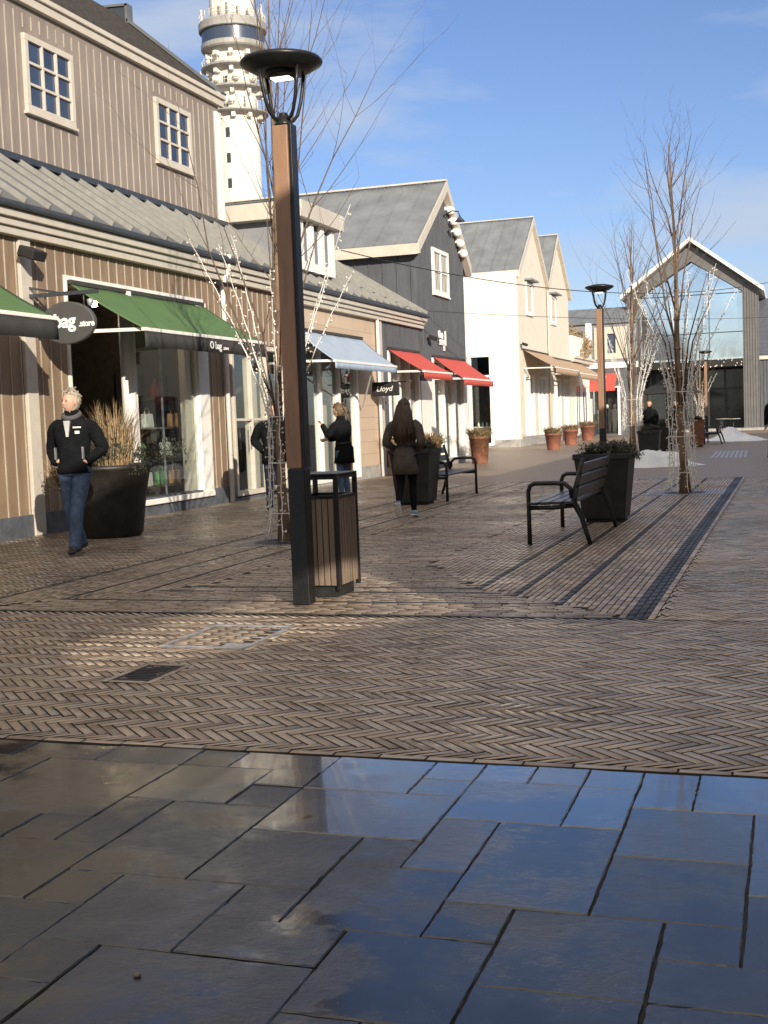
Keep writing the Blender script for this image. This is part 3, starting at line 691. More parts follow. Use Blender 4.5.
# dormer
mb = MB(); mb.box(-14., -10.15, 25.3, 27.4, 4.6, 5.83); mb.build('dormer', M['greywall'], B)
mb = MB(); mb.box(-14.2, -9.86, 25.0, 27.65, 5.83, 6.19); mb.build('dormer_roof_edge', M['cream'], B, bevel=.01)
mb = MB(); mb.box(-14.1, -9.95, 25.1, 27.55, 6.191, 6.23); mb.build('dormer_roof', M['gutter'], B)
dw = MB()
for y in (25.28, 25.9, 26.55, 27.2): dw.box(-10.15, -10.02, y, y + .2, 4.75, 5.83)
dw.box(-10.14, -10.03, 25.3, 27.35, 4.75, 4.95)
dw = dw.build('dormer_window', M['white'], B, bevel=.005)
MB().box(-10.148, -10.12, 25.35, 27.3, 4.85, 5.8).build('pane', M['bglass'], dw)
# script sign under the blue awning
t = thing('hanging_sign', 'small black shop sign with white script hanging under the blue awning end', 'sign', (-9.93, 29.45, 2.22))
MB().box(0, .72, -.03, .03, -.20, .12).build('sign_board', M['blackm'], t, bevel=.03)
mx = Matrix.Translation((.12, -.036, -.08)) @ Matrix.Rotation(R(90), 4, 'X') @ Matrix(((1,.25,0,0),(0,1,0,0),(0,0,1,0),(0,0,0,1)))
text_mesh('lettering', 'Lloyd', .19, mx, M['wletter'], t, .003)
MB().box(0, .9, -.01, .01, .12, .15).build('bracket', M['black'], t)

# ------------------------------------------------------------------ charcoal gable house
C = thing('charcoal_gable_house', 'charcoal board-clad gable house with two red awnings and a white upper window', 'building')
ops = [(31.0, 33.75, .1, 3.3), (35.2, 38.8, .1, 3.2)]
mb = MB(); wall_open(mb, 'X', XW - .22, XW - .001, 30.425, 34.0, .2, 4.08, [(31.0, 33.75, .2, 3.3)]); battens(mb, XW - .001, 30.43, 34.0, .2, 4.06, .16, [(31.0, 33.75, .1, 3.3)], w=.045, d=.045)
mb.build('side_bay_wall', M['charcoal'], C)
gable_house(C, XW, 34.0, 39.3, 6.45, 36.95, 8.42, 7.5, M['charcoal'], M['cream'], M['dzinc'], ops=[(35.2, 38.8, .1, 3.2)], batten=.17, over=.35, gf=True, bm=.05, xover=.15)
window_x(C, XW, 35.55, 37.3, 5.10, 6.45, 1, 1, .12, 'white', 'curtain')
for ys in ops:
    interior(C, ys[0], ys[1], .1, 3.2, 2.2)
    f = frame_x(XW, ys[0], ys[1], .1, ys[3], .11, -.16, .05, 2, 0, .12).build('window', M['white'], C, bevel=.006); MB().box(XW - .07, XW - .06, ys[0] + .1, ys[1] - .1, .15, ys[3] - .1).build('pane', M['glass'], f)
    MB().box(XW - .5, XW - .47, ys[0] + .2, ys[0] + 1.3, .1, 2.7).build('curtain', M['curtain'], C)
MB().box(XW - .25, XW + .04, 33.8, 35.15, .0, 2.5).build('white_pier', M['white'], C, bevel=.01)
MB().box(XW - .25, XW + .04, 38.83, 39.15, .0, 3.1).build('white_pier', M['white'], C, bevel=.01)
MB().box(XW - .1, XW + .06, 30.43, 39.3, -.02, .2).build('plinth', M['lplinth'], C)
awning(C, 30.95, 33.75, XW + .03, -9.02, 3.28, 2.66, .2, M['red'], M['red'], M['white'], label='red awning next to the blue awning')
awning(C, 35.25, 38.9, XW + .03, -9.06, 3.24, 2.56, .2, M['red'], M['red'], M['white'], label='red awning at the white house end')
cb = MB()
for (y, z) in ((37.38, 7.74), (37.72, 7.46), (38.08, 7.17), (38.44, 6.88), (38.80, 6.60)):
    cb.ell((XW + .16, y, z), (.14, .14, .13), 12, 8); cb.box(XW, XW + .2, y - .12, y + .12, z + .02, z + .12)
cb.build('eave_corbels', M['white'], C)
g = MB(); g.tube([(XW + .02, 37.0, 7.55), (XW + .3, 37.0, 7.68), (XW + .5, 37.0, 7.64), (XW + .54, 37.0, 7.5)], .02, 8); g.lathe([(.02,.16),(.05,.12),(.16,.0)], (XW + .54, 37.0, 7.34), 14, cap=False); g.build('gooseneck_lamp', M['gutter'], C)
# wall emblem: rings, block and upright
t = thing('wall_emblem', 'white cut-out logo on the charcoal boards above the red awnings', 'sign', (XW + .035, 36.3, 3.75))
mb = MB()
def ring(mb, y, z, r0, r1, n=18):
    vs = [(x, y + r * math.cos(2*math.pi*i/n), z + r * math.sin(2*math.pi*i/n)) for x in (0, .03) for r in (r0, r1) for i in range(n)]
    fs = []
    for i in range(n):
        j = (i + 1) % n; fs += [(i, j, n + j, n + i), (2*n + i, 3*n + i, 3*n + j, 2*n + j), (n + i, n + j, 3*n + j, 3*n + i), (i, 2*n + i, 2*n + j, j)]
    mb.add(vs, fs)
ring(mb, -.30, .17, .05, .12); ring(mb, -.02, .13, .04, .10)
mb.box(0, .03, -.28, .42, -.14, .02).box(.001, .031, .32, .42, .02, .30).box(.001, .031, .14, .26, -.30, -.14); mb.build('cut_out', M['wletter'], t)

# ------------------------------------------------------------------ white and cream gable house
D = thing('white_double_gable_house', 'white rendered house with two cream gables and beige awnings beyond the charcoal house', 'building')
XD = -11.65
mb = MB(); wall_open(mb, 'Y', 55.3, 55.55, XD - 9, XD, .35, 7.9, [(-14.0, -12.85, .35, 4.25)]); mb.build('side_wall', M['stucco'], D)
wall_open(MB(), 'Y', 55.27, 55.56, XD - 9, XD + .03, -.02, .35, [(-14.0, -12.85, .1, .35)]).build('plinth', M['lplinth'], D)
def gf2(root, y0, y1, ya, side0=True):
    gable_house(root, XD, y0, y1, 7.95, ya, 10.62, 9., M['stucco2'], M['cream'], M['dzinc'], ops=[(y0 + 1.0, y0 + 3.2, .1, 3.3), (y0 + 4.2, y1 - .5, .1, 3.3)], over=.15, gf=True, side0=side0)
gf2(D, 55.56, 62.35, 59.1, False); gf2(D, 62.7, 69.0, 65.5)
MB().box(XD - .3, XD - .01, 62.35, 62.7, .0, 7.6).build('link_wall', M['stucco2'], D)
MB().box(XD - .05, XD + .05, 55.6, 69.0, -.02, .45).build('front_plinth', M['lplinth'], D)
for y0, y1, z0, z1 in ((57.3, 58.8, 6.1, 7.6), (63.5, 65.0, 6.05, 7.5)):
    window_x(D, XD, y0, y1, z0, z1, 0, 0, .14, 'white', 'curtain'); MB().box(XD, XD + .35, y0 - .15, y1 + .15, z1 + .05, z1 + .13).build('window_hood', M['greywall'], D)
for y0, y1 in ((56.56, 58.76), (59.76, 61.85), (63.7, 65.9), (66.9, 68.5)):
    f = frame_x(XD, y0, y1, .1, 3.3, .12, -.15, .04, 1, 0, .1).build('window', M['white'], D); MB().box(XD - .08, XD - .07, y0, y1, .1, 3.25).build('pane', M['glass'], f)
    interior(D, y0, y1, .1, 3.2, 2., XD - .26)
    MB().box(XD - .5, XD - .48, y0 + .1, y0 + (y1 - y0) * .55, .1, 3.).build('curtain', M['curtain'], D)
MB().tube([(XD + .07, 62.52, 0), (XD + .07, 62.52, 7.6)], .05, 8).build('downpipe', M['cream'], D)
awning(D, 56.3, 62.4, XD + .03, -10.15, 4.42, 3.55, .3, M['beige'], M['beige'], M['white'], label='nearer beige awning')
awning(D, 63.3, 72.2, XD + .03, -10.15, 4.3, 3.45, .3, M['beige'], M['beige'], M['white'], label='farther beige awning')
# side shop window with black interior walls
f = MB(); f.box(-14.0, -13.86, 55.24, 55.45, .1, 4.25).box(-12.99, -12.85, 55.24, 55.45, .1, 4.25).box(-13.86, -12.99, 55.24, 55.45, 4.13, 4.25).box(-13.86, -12.99, 55.24, 55.45, 3.2, 3.3).box(-13.86, -12.99, 55.24, 55.45, .1, .22)
f = f.build('window', M['white'], D); MB().box(-13.9, -12.95, 55.38, 55.39, .15, 4.2).build('pane', M['glass'], f)
m = MB(); m.box(-15, -12, 58.3, 58.35, 0, 4.3).box(-15, -14.95, 55.6, 58.3, 0, 4.3).box(-12.2, -12.15, 55.6, 58.3, 0, 4.3).box(-15, -12, 55.6, 58.3, 4.3, 4.35); m.build('interior_walls', M['blackm'], D)
MB().box(-15, -12, 55.6, 58.3, .02, .07).build('interior_floor', M['interiorf'], D)
t = thing('shop_counter', 'pale counter with white goods inside the white house side window', 'counter', (-13.4, 56.2, .07))
MB().box(-.55, .55, -.2, .2, 0, .85).build('cabinet', M['slat'], t, bevel=.01); MB().box(-.6, .6, -.25, .25, .85, .9).build('countertop', M['white'], t)
for i in range(5): MB().lathe([(.05,0),(.06,.1),(.03,.16),(.03,.2)], (-.4 + i * .2, 0, .9), 10).build('jar', M['white'], t)

# ------------------------------------------------------------------ cream balcony building, grey shop, glass gable hall, right wing
Eb = thing('cream_balcony_annex', 'low cream annex with a balcony parapet beside the double gable house', 'building')
MB().box(-14, XD, 69.05, 76., 0, 4.3).build('wall', M['stucco'], Eb)
mb = MB(); mb.box(-14, XD + .25, 69.05, 76.2, 4.3, 4.5); mb.box(-14, XD + .35, 69.05, 76.3, 4.5, 4.62); mb.build('cornice', M['cream'], Eb)
mb = MB(); mb.box(XD - .0, XD + .15, 69.05, 76., 4.62, 5.75); mb.box(-14, XD, 75.85, 76., 4.62, 5.75); mb.build('parapet', M['stucco'], Eb)
mb = MB(); mb.box(XD - .1, XD + .2, 75.6, 76.1, 5.75, 6.8); mb.build('gate_pier', M['white'], Eb)
for y0, y1 in ((70.6, 72.2), (72.9, 74.8)):
    f = frame_x(XD, y0, y1, .1, 3.1, .12, -.0, .06, 1, 0, .1).build('window', M['white'], Eb); MB().box(XD + .004, XD + .02, y0 + .05, y1 - .05, .15, 3.05).build('pane', M['bglass'], f)
Fg = thing('grey_rendered_shop', 'grey rendered shop with white window panel and small red awning at the street end', 'building')
YG = 77.
mb = MB(); wall_open(mb, 'Y', YG, YG + .3, -19, -8.9, 4.45, 6.9, [(-10.65, -10.15, 5.0, 6.2)]); mb.build('upper_wall', M['greywall'], Fg)
wall_open(MB(), 'Y', YG, YG + .3, -19, -8.9, 0, 4.1, [(-11.65, -10.1, .1, 2.9)]).build('lower_wall', M['charcoal'], Fg)
MB().box(-19, -8.85, YG - .1, YG + .3, 4.1, 4.45).build('fascia', M['white'], Fg)
seam_roof('roof', Fg, M['dzinc'], (-19, YG - .2, 6.88), (-8.8, YG - .2, 6.88), (-19, YG + 4, 8.1), (-8.8, YG + 4, 8.1), step=.8)
MB().box(-11.45, -10.76, YG - .07, YG - .01, 4.65, 6.6).build('shutter', M['cream'], Fg); MB().box(-10.04, -9.45, YG - .07, YG - .01, 4.65, 6.6).build('shutter', M['cream'], Fg)
f = MB(); f.box(-10.76, -10.65, YG - .05, YG + .1, 4.65, 6.6).box(-10.15, -10.04, YG - .05, YG + .1, 4.65, 6.6).box(-10.65, -10.15, YG - .05, YG + .1, 6.2, 6.6).box(-10.65, -10.15, YG - .05, YG + .1, 4.65, 5.0); f = f.build('window', M['cream'], Fg)
MB().box(-10.65, -10.15, YG + .1, YG + .12, 5.0, 6.2).build('pane', M['bglass'], f)
f = MB(); f.box(-11.8, -11.65, YG - .07, YG + .1, 0, 3.0).box(-10.1, -9.95, YG - .07, YG + .1, 0, 3.0).box(-11.65, -10.1, YG - .07, YG + .1, 2.9, 3.0); f = f.build('shopfront', M['white'], Fg)
MB().box(-11.65, -10.1, YG + .05, YG + .06, .1, 2.9).build('pane', M['glass'], f)
MB().box(-11.8, -9.9, YG + 2, YG + 2.05, 0, 3.2).build('interior_wall', M['interior'], Fg)
mb = MB(); mb.prism([(YG - .03, 3.8), (YG - .03, 3.72), (YG - 1.1, 2.95), (YG - 1.1, 3.05)], 'X', -11.75, -10.1); mb.prism([(YG - 1.11, 3.05), (YG - 1.14, 3.05), (YG - 1.14, 2.7), (YG - 1.11, 2.7)], 'X', -11.75, -10.1); mb.build('awning', M['red'], Fg)
for i, (x, c, lb) in enumerate(((-11.3, 'bag2', 'mannequin in a white top in the window under the far red awning'), (-10.85, 'jacket', 'mannequin in black between two others in the far red awning shop'), (-10.4, 'bag2', 'mannequin with a pale top nearest the right frame of the far red awning shop'))):
    q = thing('mannequin', lb, 'mannequin', (x, YG + .7, .1))
    MB().lathe([(.03,0),(.14,.05),(.12,.5),(.17,.95),(.14,1.15),(.21,1.42),(.1,1.5),(.05,1.55)], n=14).build('torso', M[c], q)
    MB().ell((0, 0, 1.68), (.09, .11, .13)).build('head', M['white'], q)

H = thing('glass_gable_hall', 'tall gabled hall with a mirror glass front and white roof edge closing the street', 'building')
YH = 80.
gx0, gx1, gxa = -9.80, -1.90, -5.82
def gz(x, t=0): return (8.55 + (11.55 - 8.55) * ((x - gx0) / (gxa - gx0) if x < gxa else (gx1 - x) / (gx1 - gxa))) - t
ix0, ix1 = -8.98, -2.78
mb = MB()
mb.box(gx0, ix0, YH, YH + .9, 0, gz(gx0) - .0); mb.box(ix1, gx1, YH, YH + .9, 0, gz(gx1))
mb.prism([(gx0, gz(gx0)), (gxa, gz(gxa)), (gx1, gz(gx1)), (ix1, gz(gx1) - .002), (gxa, 10.55), (ix0, gz(gx0) - .002)], 'Y', YH, YH + .9)
for x in [gx0 + .1 + .16 * i for i in range(5)] + [ix1 + .1 + .16 * i for i in range(6)]: mb.box(x, x + .05, YH - .04, YH + .01, .2, gz(x) - .1)
mb.build('portal_frame', mat('grey_cladding', (.13,.128,.127), .6, var=.08, nscale=2), H)
mb = MB(); mb.prism([(gx0 - .35, gz(gx0) - .13), (gx0 - .35, gz(gx0) + .12), (gxa, 11.98), (gxa, 11.73)], 'Y', YH - .55, YH + 14); mb.prism([(gx1 + .42, gz(gx1) - .15), (gx1 + .42, gz(gx1) + .1), (gxa + .001, 11.98), (gxa + .001, 11.73)], 'Y', YH - .55, YH + 14)
mb.build('roof', M['white'], H)
mb = MB(); mb.prism([(ix0, 4.55), (ix1, 4.55), (ix1, 8.5), (gxa, 10.5), (ix0, 8.5)], 'Y', YH + .45, YH + .5); gl = mb.build('glazing', M['mglass'], H)
mb = MB()
for z in (6.1, 8.5): mb.box(ix0, ix1, YH + .38, YH + .449, z - .025, z + .025)
for x in (-4.8,): mb.box(x - .025, x + .025, YH + .375, YH + .448, 4.55, gz(x, 1.))
mb.build('mullions', M['gutter'], gl)
mb = MB(); mb.box(ix0, ix1, YH - .6, YH + .6, 3.95, 4.4); mb.build('canopy', M['blackm'], H)
random.seed(5); mb = MB()
for i in range(60): mb.ell((random.uniform(ix0, ix1), YH - .63, 4.45 - random.random() * .5), (.04, .04, .04), 5, 4)
mb.build('canopy_lights', M['bulb'], H)
mb = MB(); mb.box(ix0, ix1, YH + 3.0, YH + 3.1, 0, 4.0); mb.box(ix0 - .05, ix0, YH + .9, YH + 3, 0, 4.); mb.box(ix1, ix1 + .05, YH + .9, YH + 3, 0, 4.); mb.box(ix0, ix1, YH + .5, YH + 3, 3.96, 4.0); mb.build('entrance_recess', M['interior'], H)
f = MB()
for i in range(6): f.box(ix0 + .1 + i * 1.2, ix0 + .2 + i * 1.2, YH + 2.8, YH + 2.9, 0, 3.9)
f.box(ix0, ix1, YH + 2.81, YH + 2.89, 2.6, 2.7); f = f.build('entrance_doors', M['gutter'], H); MB().box(ix0, ix1, YH + 2.9, YH + 2.91, 0, 3.9).build('pane', mat('dim_entrance_glass', (.08,.09,.09), .08, .4), f)
MB().box(ix0 - 1.2, ix1 + 2, YH - 1.2, YH + 3, -.01, .14).build('step', M['lplinth'], H)
MB().box(gx0, gx0 + .2, YH + .9, YH + 14, 0, 8.5).build('side_wall', M['greywall'], H); MB().box(gx1 - .2, gx1, YH + .9, YH + 14, 0, 8.5).build('side_wall', M['greywall'], H)
I = thing('dark_clad_wing', 'dark clad wing with slate roof cut by the right edge of the photo', 'building')
mb = MB(); mb.box(gx1 + .02, 8, YH + .5, YH + .8, 0, 4.3)
for i in range(40): mb.box(gx1 + .1 + i * .2, gx1 + .15 + i * .2, YH + .46, YH + .5, 0, 4.3)
mb.build('wall', M['charcoal'], I)
MB().box(gx1 + .02, 8, YH + .3, YH + .8, 4.3, 4.65).build('fascia', M['cream'], I)
seam_roof('roof', I, mat('slate_roof', (.10,.11,.14), .5), (gx1 + .02, YH + .2, 4.6), (8, YH + .2, 4.6), (gx1 + .02, YH + 5, 8.4), (8, YH + 5, 8.4), step=.6)

# ------------------------------------------------------------------ radio tower
T = thing('radio_tower', 'white concrete telecom tower with ring platforms rising behind the shops', 'tower', (-67.6, 150, 0))
prof = [(3.6,0),(3.2,14),(2.9,30),(2.85,41.2),(2.85,60),(2.7,75)]
MB().lathe(prof, n=32).build('shaft', M['towerm'], T)
mb = MB()
for z, r in ((41.4, 4.15), (44.4, 4.2), (47.1, 4.25)): mb.lathe([(2.85, z - .5), (r - .25, z - .15), (r, z), (r, z + .22), (2.85, z + .24)], n=40, smooth=False, cap=False)
mb.build('platform', M['towerg'], T)
mb = MB()
mb.lathe([(2.9, 48.9), (4.0, 49.4), (4.15, 49.6), (4.15, 50.15), (2.9, 50.2)], n=40, smooth=False, cap=False)
mb.lathe([(2.9, 51.75), (4.2, 51.75), (4.35, 51.85), (4.35, 52.75), (4.2, 52.95), (2.8, 53.0)], n=40, smooth=False, cap=False); cab = mb.build('cabin', M['towerg'], T)
MB().lathe([(4.0, 50.15), (4.0, 51.75)], n=40, smooth=True, cap=False).build('cabin_windows', mat('cabin_glass', (.05,.07,.11), .3), cab)
for z, r in ((41.6, 4.05), (44.6, 4.1), (47.3, 4.15), (53.0, 4.2)):
    mb = MB()
    for i in range(30):
        a_ = 2 * math.pi * i / 30; mb.tube([(r * math.cos(a_), r * math.sin(a_), z), (r * math.cos(a_), r * math.sin(a_), z + 1.0)], .035, 4)
    for h in (.5, 1.0): mb.tube([(r * math.cos(2*math.pi*i/30), r * math.sin(2*math.pi*i/30), z + h) for i in range(31)], .03, 4)
    mb.build('railing', M['towerm'], T)
for z, r in ((40.9, 3.6), (43.9, 3.6), (46.6, 3.7), (48.7, 3.7)):
    for i in range(10):
        a_ = 2 * math.pi * i / 10; MB().bar((2.75 * math.cos(a_), 2.75 * math.sin(a_), z), (r * math.cos(a_), r * math.sin(a_), z), .5, .55).build('support_bracket', M['towerm'], T)
random.seed(3)
for i in range(26):
    a_ = random.uniform(0, 6.28); z = random.choice((42, 45, 47.6, 53.2)); r = 4.25 if z < 53 else 3.9; h = random.uniform(.9, 2.2)
    MB().box(r * math.cos(a_) - .1, r * math.cos(a_) + .1, r * math.sin(a_) - .1, r * math.sin(a_) + .1, z, z + h).build('antenna', M['towerm'], T)
for i in range(9):
    a_ = random.uniform(3.4, 6.); z = random.choice((42.8, 45.6, 48.2)); MB().ell((3.2 * math.cos(a_), 3.2 * math.sin(a_), z), (.5, .5, .5), 10, 6).build('dish', M['towerm'], T)
mb = MB(); mb.tube([(2.95 * math.cos(-2.2), 2.95 * math.sin(-2.2), 0), (2.95 * math.cos(-2.2), 2.95 * math.sin(-2.2), 41)], .12, 6)
for i in range(14): mb.box(-.25, .25, -2.95, -2.8, 3 + i * 3.2, 4.2 + i * 3.2)
mb.build('slit_windows', M['gutter'], T)

# ------------------------------------------------------------------ street row across the lane (out of frame; it throws the shade), plus an added slit wall
t = thing('added_shade_wall', 'added tall brown wall outside the frame, its long slit shaping the sun streak', 'wall')  # unseen wall added to shade the paving; slit lets a sun streak through
mb = MB(); mb.box(5.2, 5.30, -30, -5.85, 0, 7.6); mb.prism([(-5.85, 0), (-.9, 0), (-.9, 3.86), (-5.85, 4.78)], 'X', 5.2, 5.30); mb.prism([(-5.85, 5.14), (-.9, 4.72), (-.9, 7.6), (-5.85, 7.6)], 'X', 5.2, 5.30); mb.build('brickwork', brickmat('shade_wall_brick', (.22,.12,.08), (.17,.095,.065), (.25,.22,.2), .22, .07), t)
MB().box(5.1, 5.4, -30, -.9, 7.6, 7.7).build('coping', M['lplinth'], t)
def opp(name, label, y0, y1, h, m, depth=8.):
    t = thing(name, label, 'building')
    ops = []; y = y0 + .8
    while y + 2 < y1: ops.append((y, y + 2., .4, 2.8)); y += 3.
    mb = MB(); wall_open(mb, 'X', 5.2, 5.45, y0, y1, 0, h, ops); mb.box(5.45, 5.2 + depth, y0, y0 + .25, 0, h); mb.box(5.45, 5.2 + depth, y1 - .25, y1, 0, h); mb.box(5.2 + depth - .25, 5.2 + depth, y0 + .25, y1 - .25, 0, h); mb.build('wall', m, t)
    MB().box(5.05, 5.2 + depth, y0, y1, h, h + .18).build('roof', M['gutter'], t)
    for o in ops: MB().box(5.3, 5.33, o[0], o[1], o[2], o[3]).build('window', M['bglass'], t)
opp('opposite_shop', 'brown brick shop across the lane outside the frame', -.88, 9.6, 7.5, M['cladb'])
opp('opposite_shop', 'cream rendered shop row across the lane outside the frame', 9.65, 54., 6.0, M['stucco2'])

# ------------------------------------------------------------------ lamp posts
def lamp_post(x, y, label, first=None):
    if first:
        r = copy_tree(first); r.location = (x, y, 0); r['label'] = label; return r
    t = thing('lamp_post', label, 'lamp post', (x, y, 0), 0, 'street lamp posts')
    MB().box(-.068, .072, -.072, .06, 0, 1.06).build('lower_post', M['black'], t, bevel=.006)
    MB().box(-.072, .052, -.075, .06, 1.062, 3.66).build('post', M['corten'], t, bevel=.008)
    MB().box(.0525, .078, -.058, .058, 1.064, 3.67).build('side_channel', M['black'], t, bevel=.004)
    MB().lathe([(.07,3.66),(.07,3.68),(.05,3.72),(.03,3.76)], n=14).build('hub', M['black'], t)
    for k in range(4):
        a_ = R(45 + 90 * k + 12); ca, sa = math.cos(a_), math.sin(a_)
        MB().tube([(ca * r, sa * r, z) for r, z in ((.03,3.70),(.09,3.715),(.13,3.76),(.165,3.86),(.185,3.96),(.205,4.08))], .014, 8).build('arm', M['black'], t)
    MB().lathe([(.12,4.065),(.20,4.06),(.308,4.120),(.315,4.135),(.30,4.155),(.15,4.19),(.0,4.20)], n=36, cap=False).build('canopy', M['black'], t)
    MB().lathe([(.0,4.02),(.11,4.022),(.125,4.04),(.125,4.07)], n=28, cap=False).build('light_housing', M['black'], t)
    MB().box(-.075, .075, -.05, .05, 4.012, 4.0205).build('light_panel', M['lamp'], t)
    return t
L1 = lamp_post(-3.635, 8.93, 'brown lamp post beside the slatted litter bin, nearest the camera')
lamp_post(-3.95, 27.5, 'brown lamp post behind the black planter and bench', L1)
lamp_post(-3.9, 62., 'distant brown lamp post in front of the glass gable hall', L1)

# ------------------------------------------------------------------ litter bin
t = thing('litter_bin', 'square litter bin with upright wooden slats and open black top beside the lamp post', 'litter bin', (-3.63, 9.47, 0), R(0))
hw, hd = .175, .225
MB().box(-hw + .03, hw - .03, -hd + .03, hd - .03, 0, .09).build('base', M['iron'], t)
for sx in (-1, 1):
    for sy in (-1, 1): MB().box(sx * hw - .018, sx * hw + .018, sy * hd - .018, sy * hd + .018, .06, .985).build('corner_post', M['black'], t, bevel=.004)
mb = MB(); n = 6
for sy in (-1, 1):
    for i in range(n):
        x = -hw + .045 + (2 * hw - .09) * i / (n - 1); mb.box(x - .022, x + .022, sy * hd - .012, sy * hd + .012, .1, .80)
for sx in (-1, 1):
    for i in range(n + 1):
        y = -hd + .045 + (2 * hd - .09) * i / n; mb.box(sx * hw - .012, sx * hw + .012, y - .021, y + .021, .1, .80)
mb.build('slats', M['slat'], t, bevel=.004)
mb = MB(); mb.box(-hw + .03, hw - .03, -hd + .03, hd - .03, .1, .72).build('liner', M['blackm'], t)
mb = MB()
for z in (.81, .965): 
    for s_ in (-1, 1): mb.box(-hw, hw, s_ * hd - .015, s_ * hd + .015, z - .012, z + .014).box(s_ * hw - .015, s_ * hw + .015, -hd, hd, z - .011, z + .013)
mb.build('rails', M['black'], t); MB().box(-hw - .02, hw + .02, -hd - .02, hd + .02, .985, 1.0).build('lid', M['black'], t, bevel=.005)

# ------------------------------------------------------------------ benches
def bench(loc, rz, length, label, first=None):
    """seat faces local -x; length along local y"""
    if first: r = copy_tree(first); r.location = loc; r.rotation_euler = (0, 0, rz); r['label'] = label; return r
    t = thing('park_bench', label, 'bench', loc, rz, 'black slatted park benches')
    for y in (.03, length - .03):
        g = MB(); w = .028
        def bars(pts, w=.045, th=.05):
            for a_, b_ in zip(pts[:-1], pts[1:]): g.bar((a_[0], y, a_[1]), (b_[0], y, b_[1]), th, w, up=(1,0,.01))
        g.tube([(0, y, 0), (-.0, y, .30), (.0, y, .58), (.02, y, .64), (.07, y, .665), (.30, y, .665), (.40, y, .655), (.46, y, .60), (.47, y, .5)], [.026,.024,.024,.025,.025,.025,.025,.025,.025], 8)
        g.tube([(.66, y, 0), (.62, y, .12), (.57, y, .30), (.52, y, .40), (.49, y, .46), (.52, y, .62), (.60, y, .92)], [.024,.026,.03,.034,.034,.030,.024], 8)
        g.tube([(.0, y, .40), (.25, y, .40), (.5, y, .42)], .024, 8)
        g.build('end_frame', M['black'], t)
    for i, x in enumerate((.05, .18, .31, .44)): MB().box(x - .055, x + .055, -.01, length + .01, .43 + .003 * i, .462 + .003 * i).build('seat_slat', M['bslat'], t, bevel=.008)
    for i in range(3):
        z0_ = .55 + i * .135; a_ = (.495 + (z0_ - .46) * .24)
        mx = Matrix.Translation((a_, 0, z0_)) @ Matrix.Rotation(R(13), 4, 'Y')
        MB().box(-.014, .016, -.01, length + .01, -.05, .055, mx).build('back_slat', M['bslat'], t, bevel=.008)
    return t
b1 = bench((-2.72, 13.2, 0), 0, 2.1, 'black slatted bench in front of the square planter on the striped paving')
bench((-5.55, 22.3, 0), math.pi, 2.05, 'black slatted bench right behind the woman with long hair', b1)
bench((-3.25, 50.2, 0), 0, 2.05, 'black bench far off beside the distant lamp post and snow heap', b1)

# ------------------------------------------------------------------ planters and plants
def tuft(parent, name, c, r, h, n, m, seed, w=.006, droop=.5):
    rd = random.Random(seed); mb = MB()
    for i in range(n):
        a_ = rd.uniform(0, 6.283); rr = r * math.sqrt(rd.random()) * .6; l = h * rd.uniform(.55, 1.1)
        x, y = c[0] + rr * math.cos(a_), c[1] + rr * math.sin(a_); dx, dy = math.cos(a_ + rd.gauss(0, .6)), math.sin(a_ + rd.gauss(0, .6))
        lean = rd.uniform(.1, .9) * r * 1.3
        p = [(x, y, c[2]), (x + dx * lean * .35, y + dy * lean * .35, c[2] + l * .6), (x + dx * lean, y + dy * lean, c[2] + l * (1 - droop * lean / r * .3))]
        sx, sy = -dy * w, dx * w
        mb.add([(p[0][0]-sx,p[0][1]-sy,p[0][2]),(p[0][0]+sx,p[0][1]+sy,p[0][2]),(p[1][0]+sx,p[1][1]+sy,p[1][2]),(p[1][0]-sx,p[1][1]-sy,p[1][2]),p[2]], [(0,1,2,3),(3,2,4)])
    return mb.build(name, m, parent)
def bush(parent, name, c, rad, n, m, seed, leaf=.03):
    rd = random.Random(seed); mb = MB()
    cl = [(Vector((rd.gauss(0, .45), rd.gauss(0, .45), rd.random() * .8)), rd.uniform(.25, .5)) for _ in range(14)]
    for i in range(n):
        q, s_ = rd.choice(cl); d = Vector((rd.gauss(0, 1), rd.gauss(0, 1), rd.gauss(0, 1))).normalized() * s_ * rd.random() ** .4
        p = q + d; p = Vector(c) + Vector((p.x * rad[0], p.y * rad[1], max(-.05, p.z) * rad[2]))
        u = Vector((rd.gauss(0, 1), rd.gauss(0, 1), rd.gauss(0, 1))).normalized(); v = u.orthogonal().normalized(); l = leaf * rd.uniform(.6, 1.5)
        mb.add([p, p + u * l + v * l * .3, p + u * l * 2, p + u * l - v * l * .3], [(0,1,2,3)])
    for i in range(24):
        a_ = rd.uniform(0, 6.28); mb.tube([Vector(c), Vector(c) + Vector((math.cos(a_) * rad[0] * rd.uniform(.2,.9), math.sin(a_) * rad[1] * rd.uniform(.2,.9), rad[2] * rd.uniform(.4, 1.1)))], [.008, .003], 4)
    return mb.build(name, m, parent)
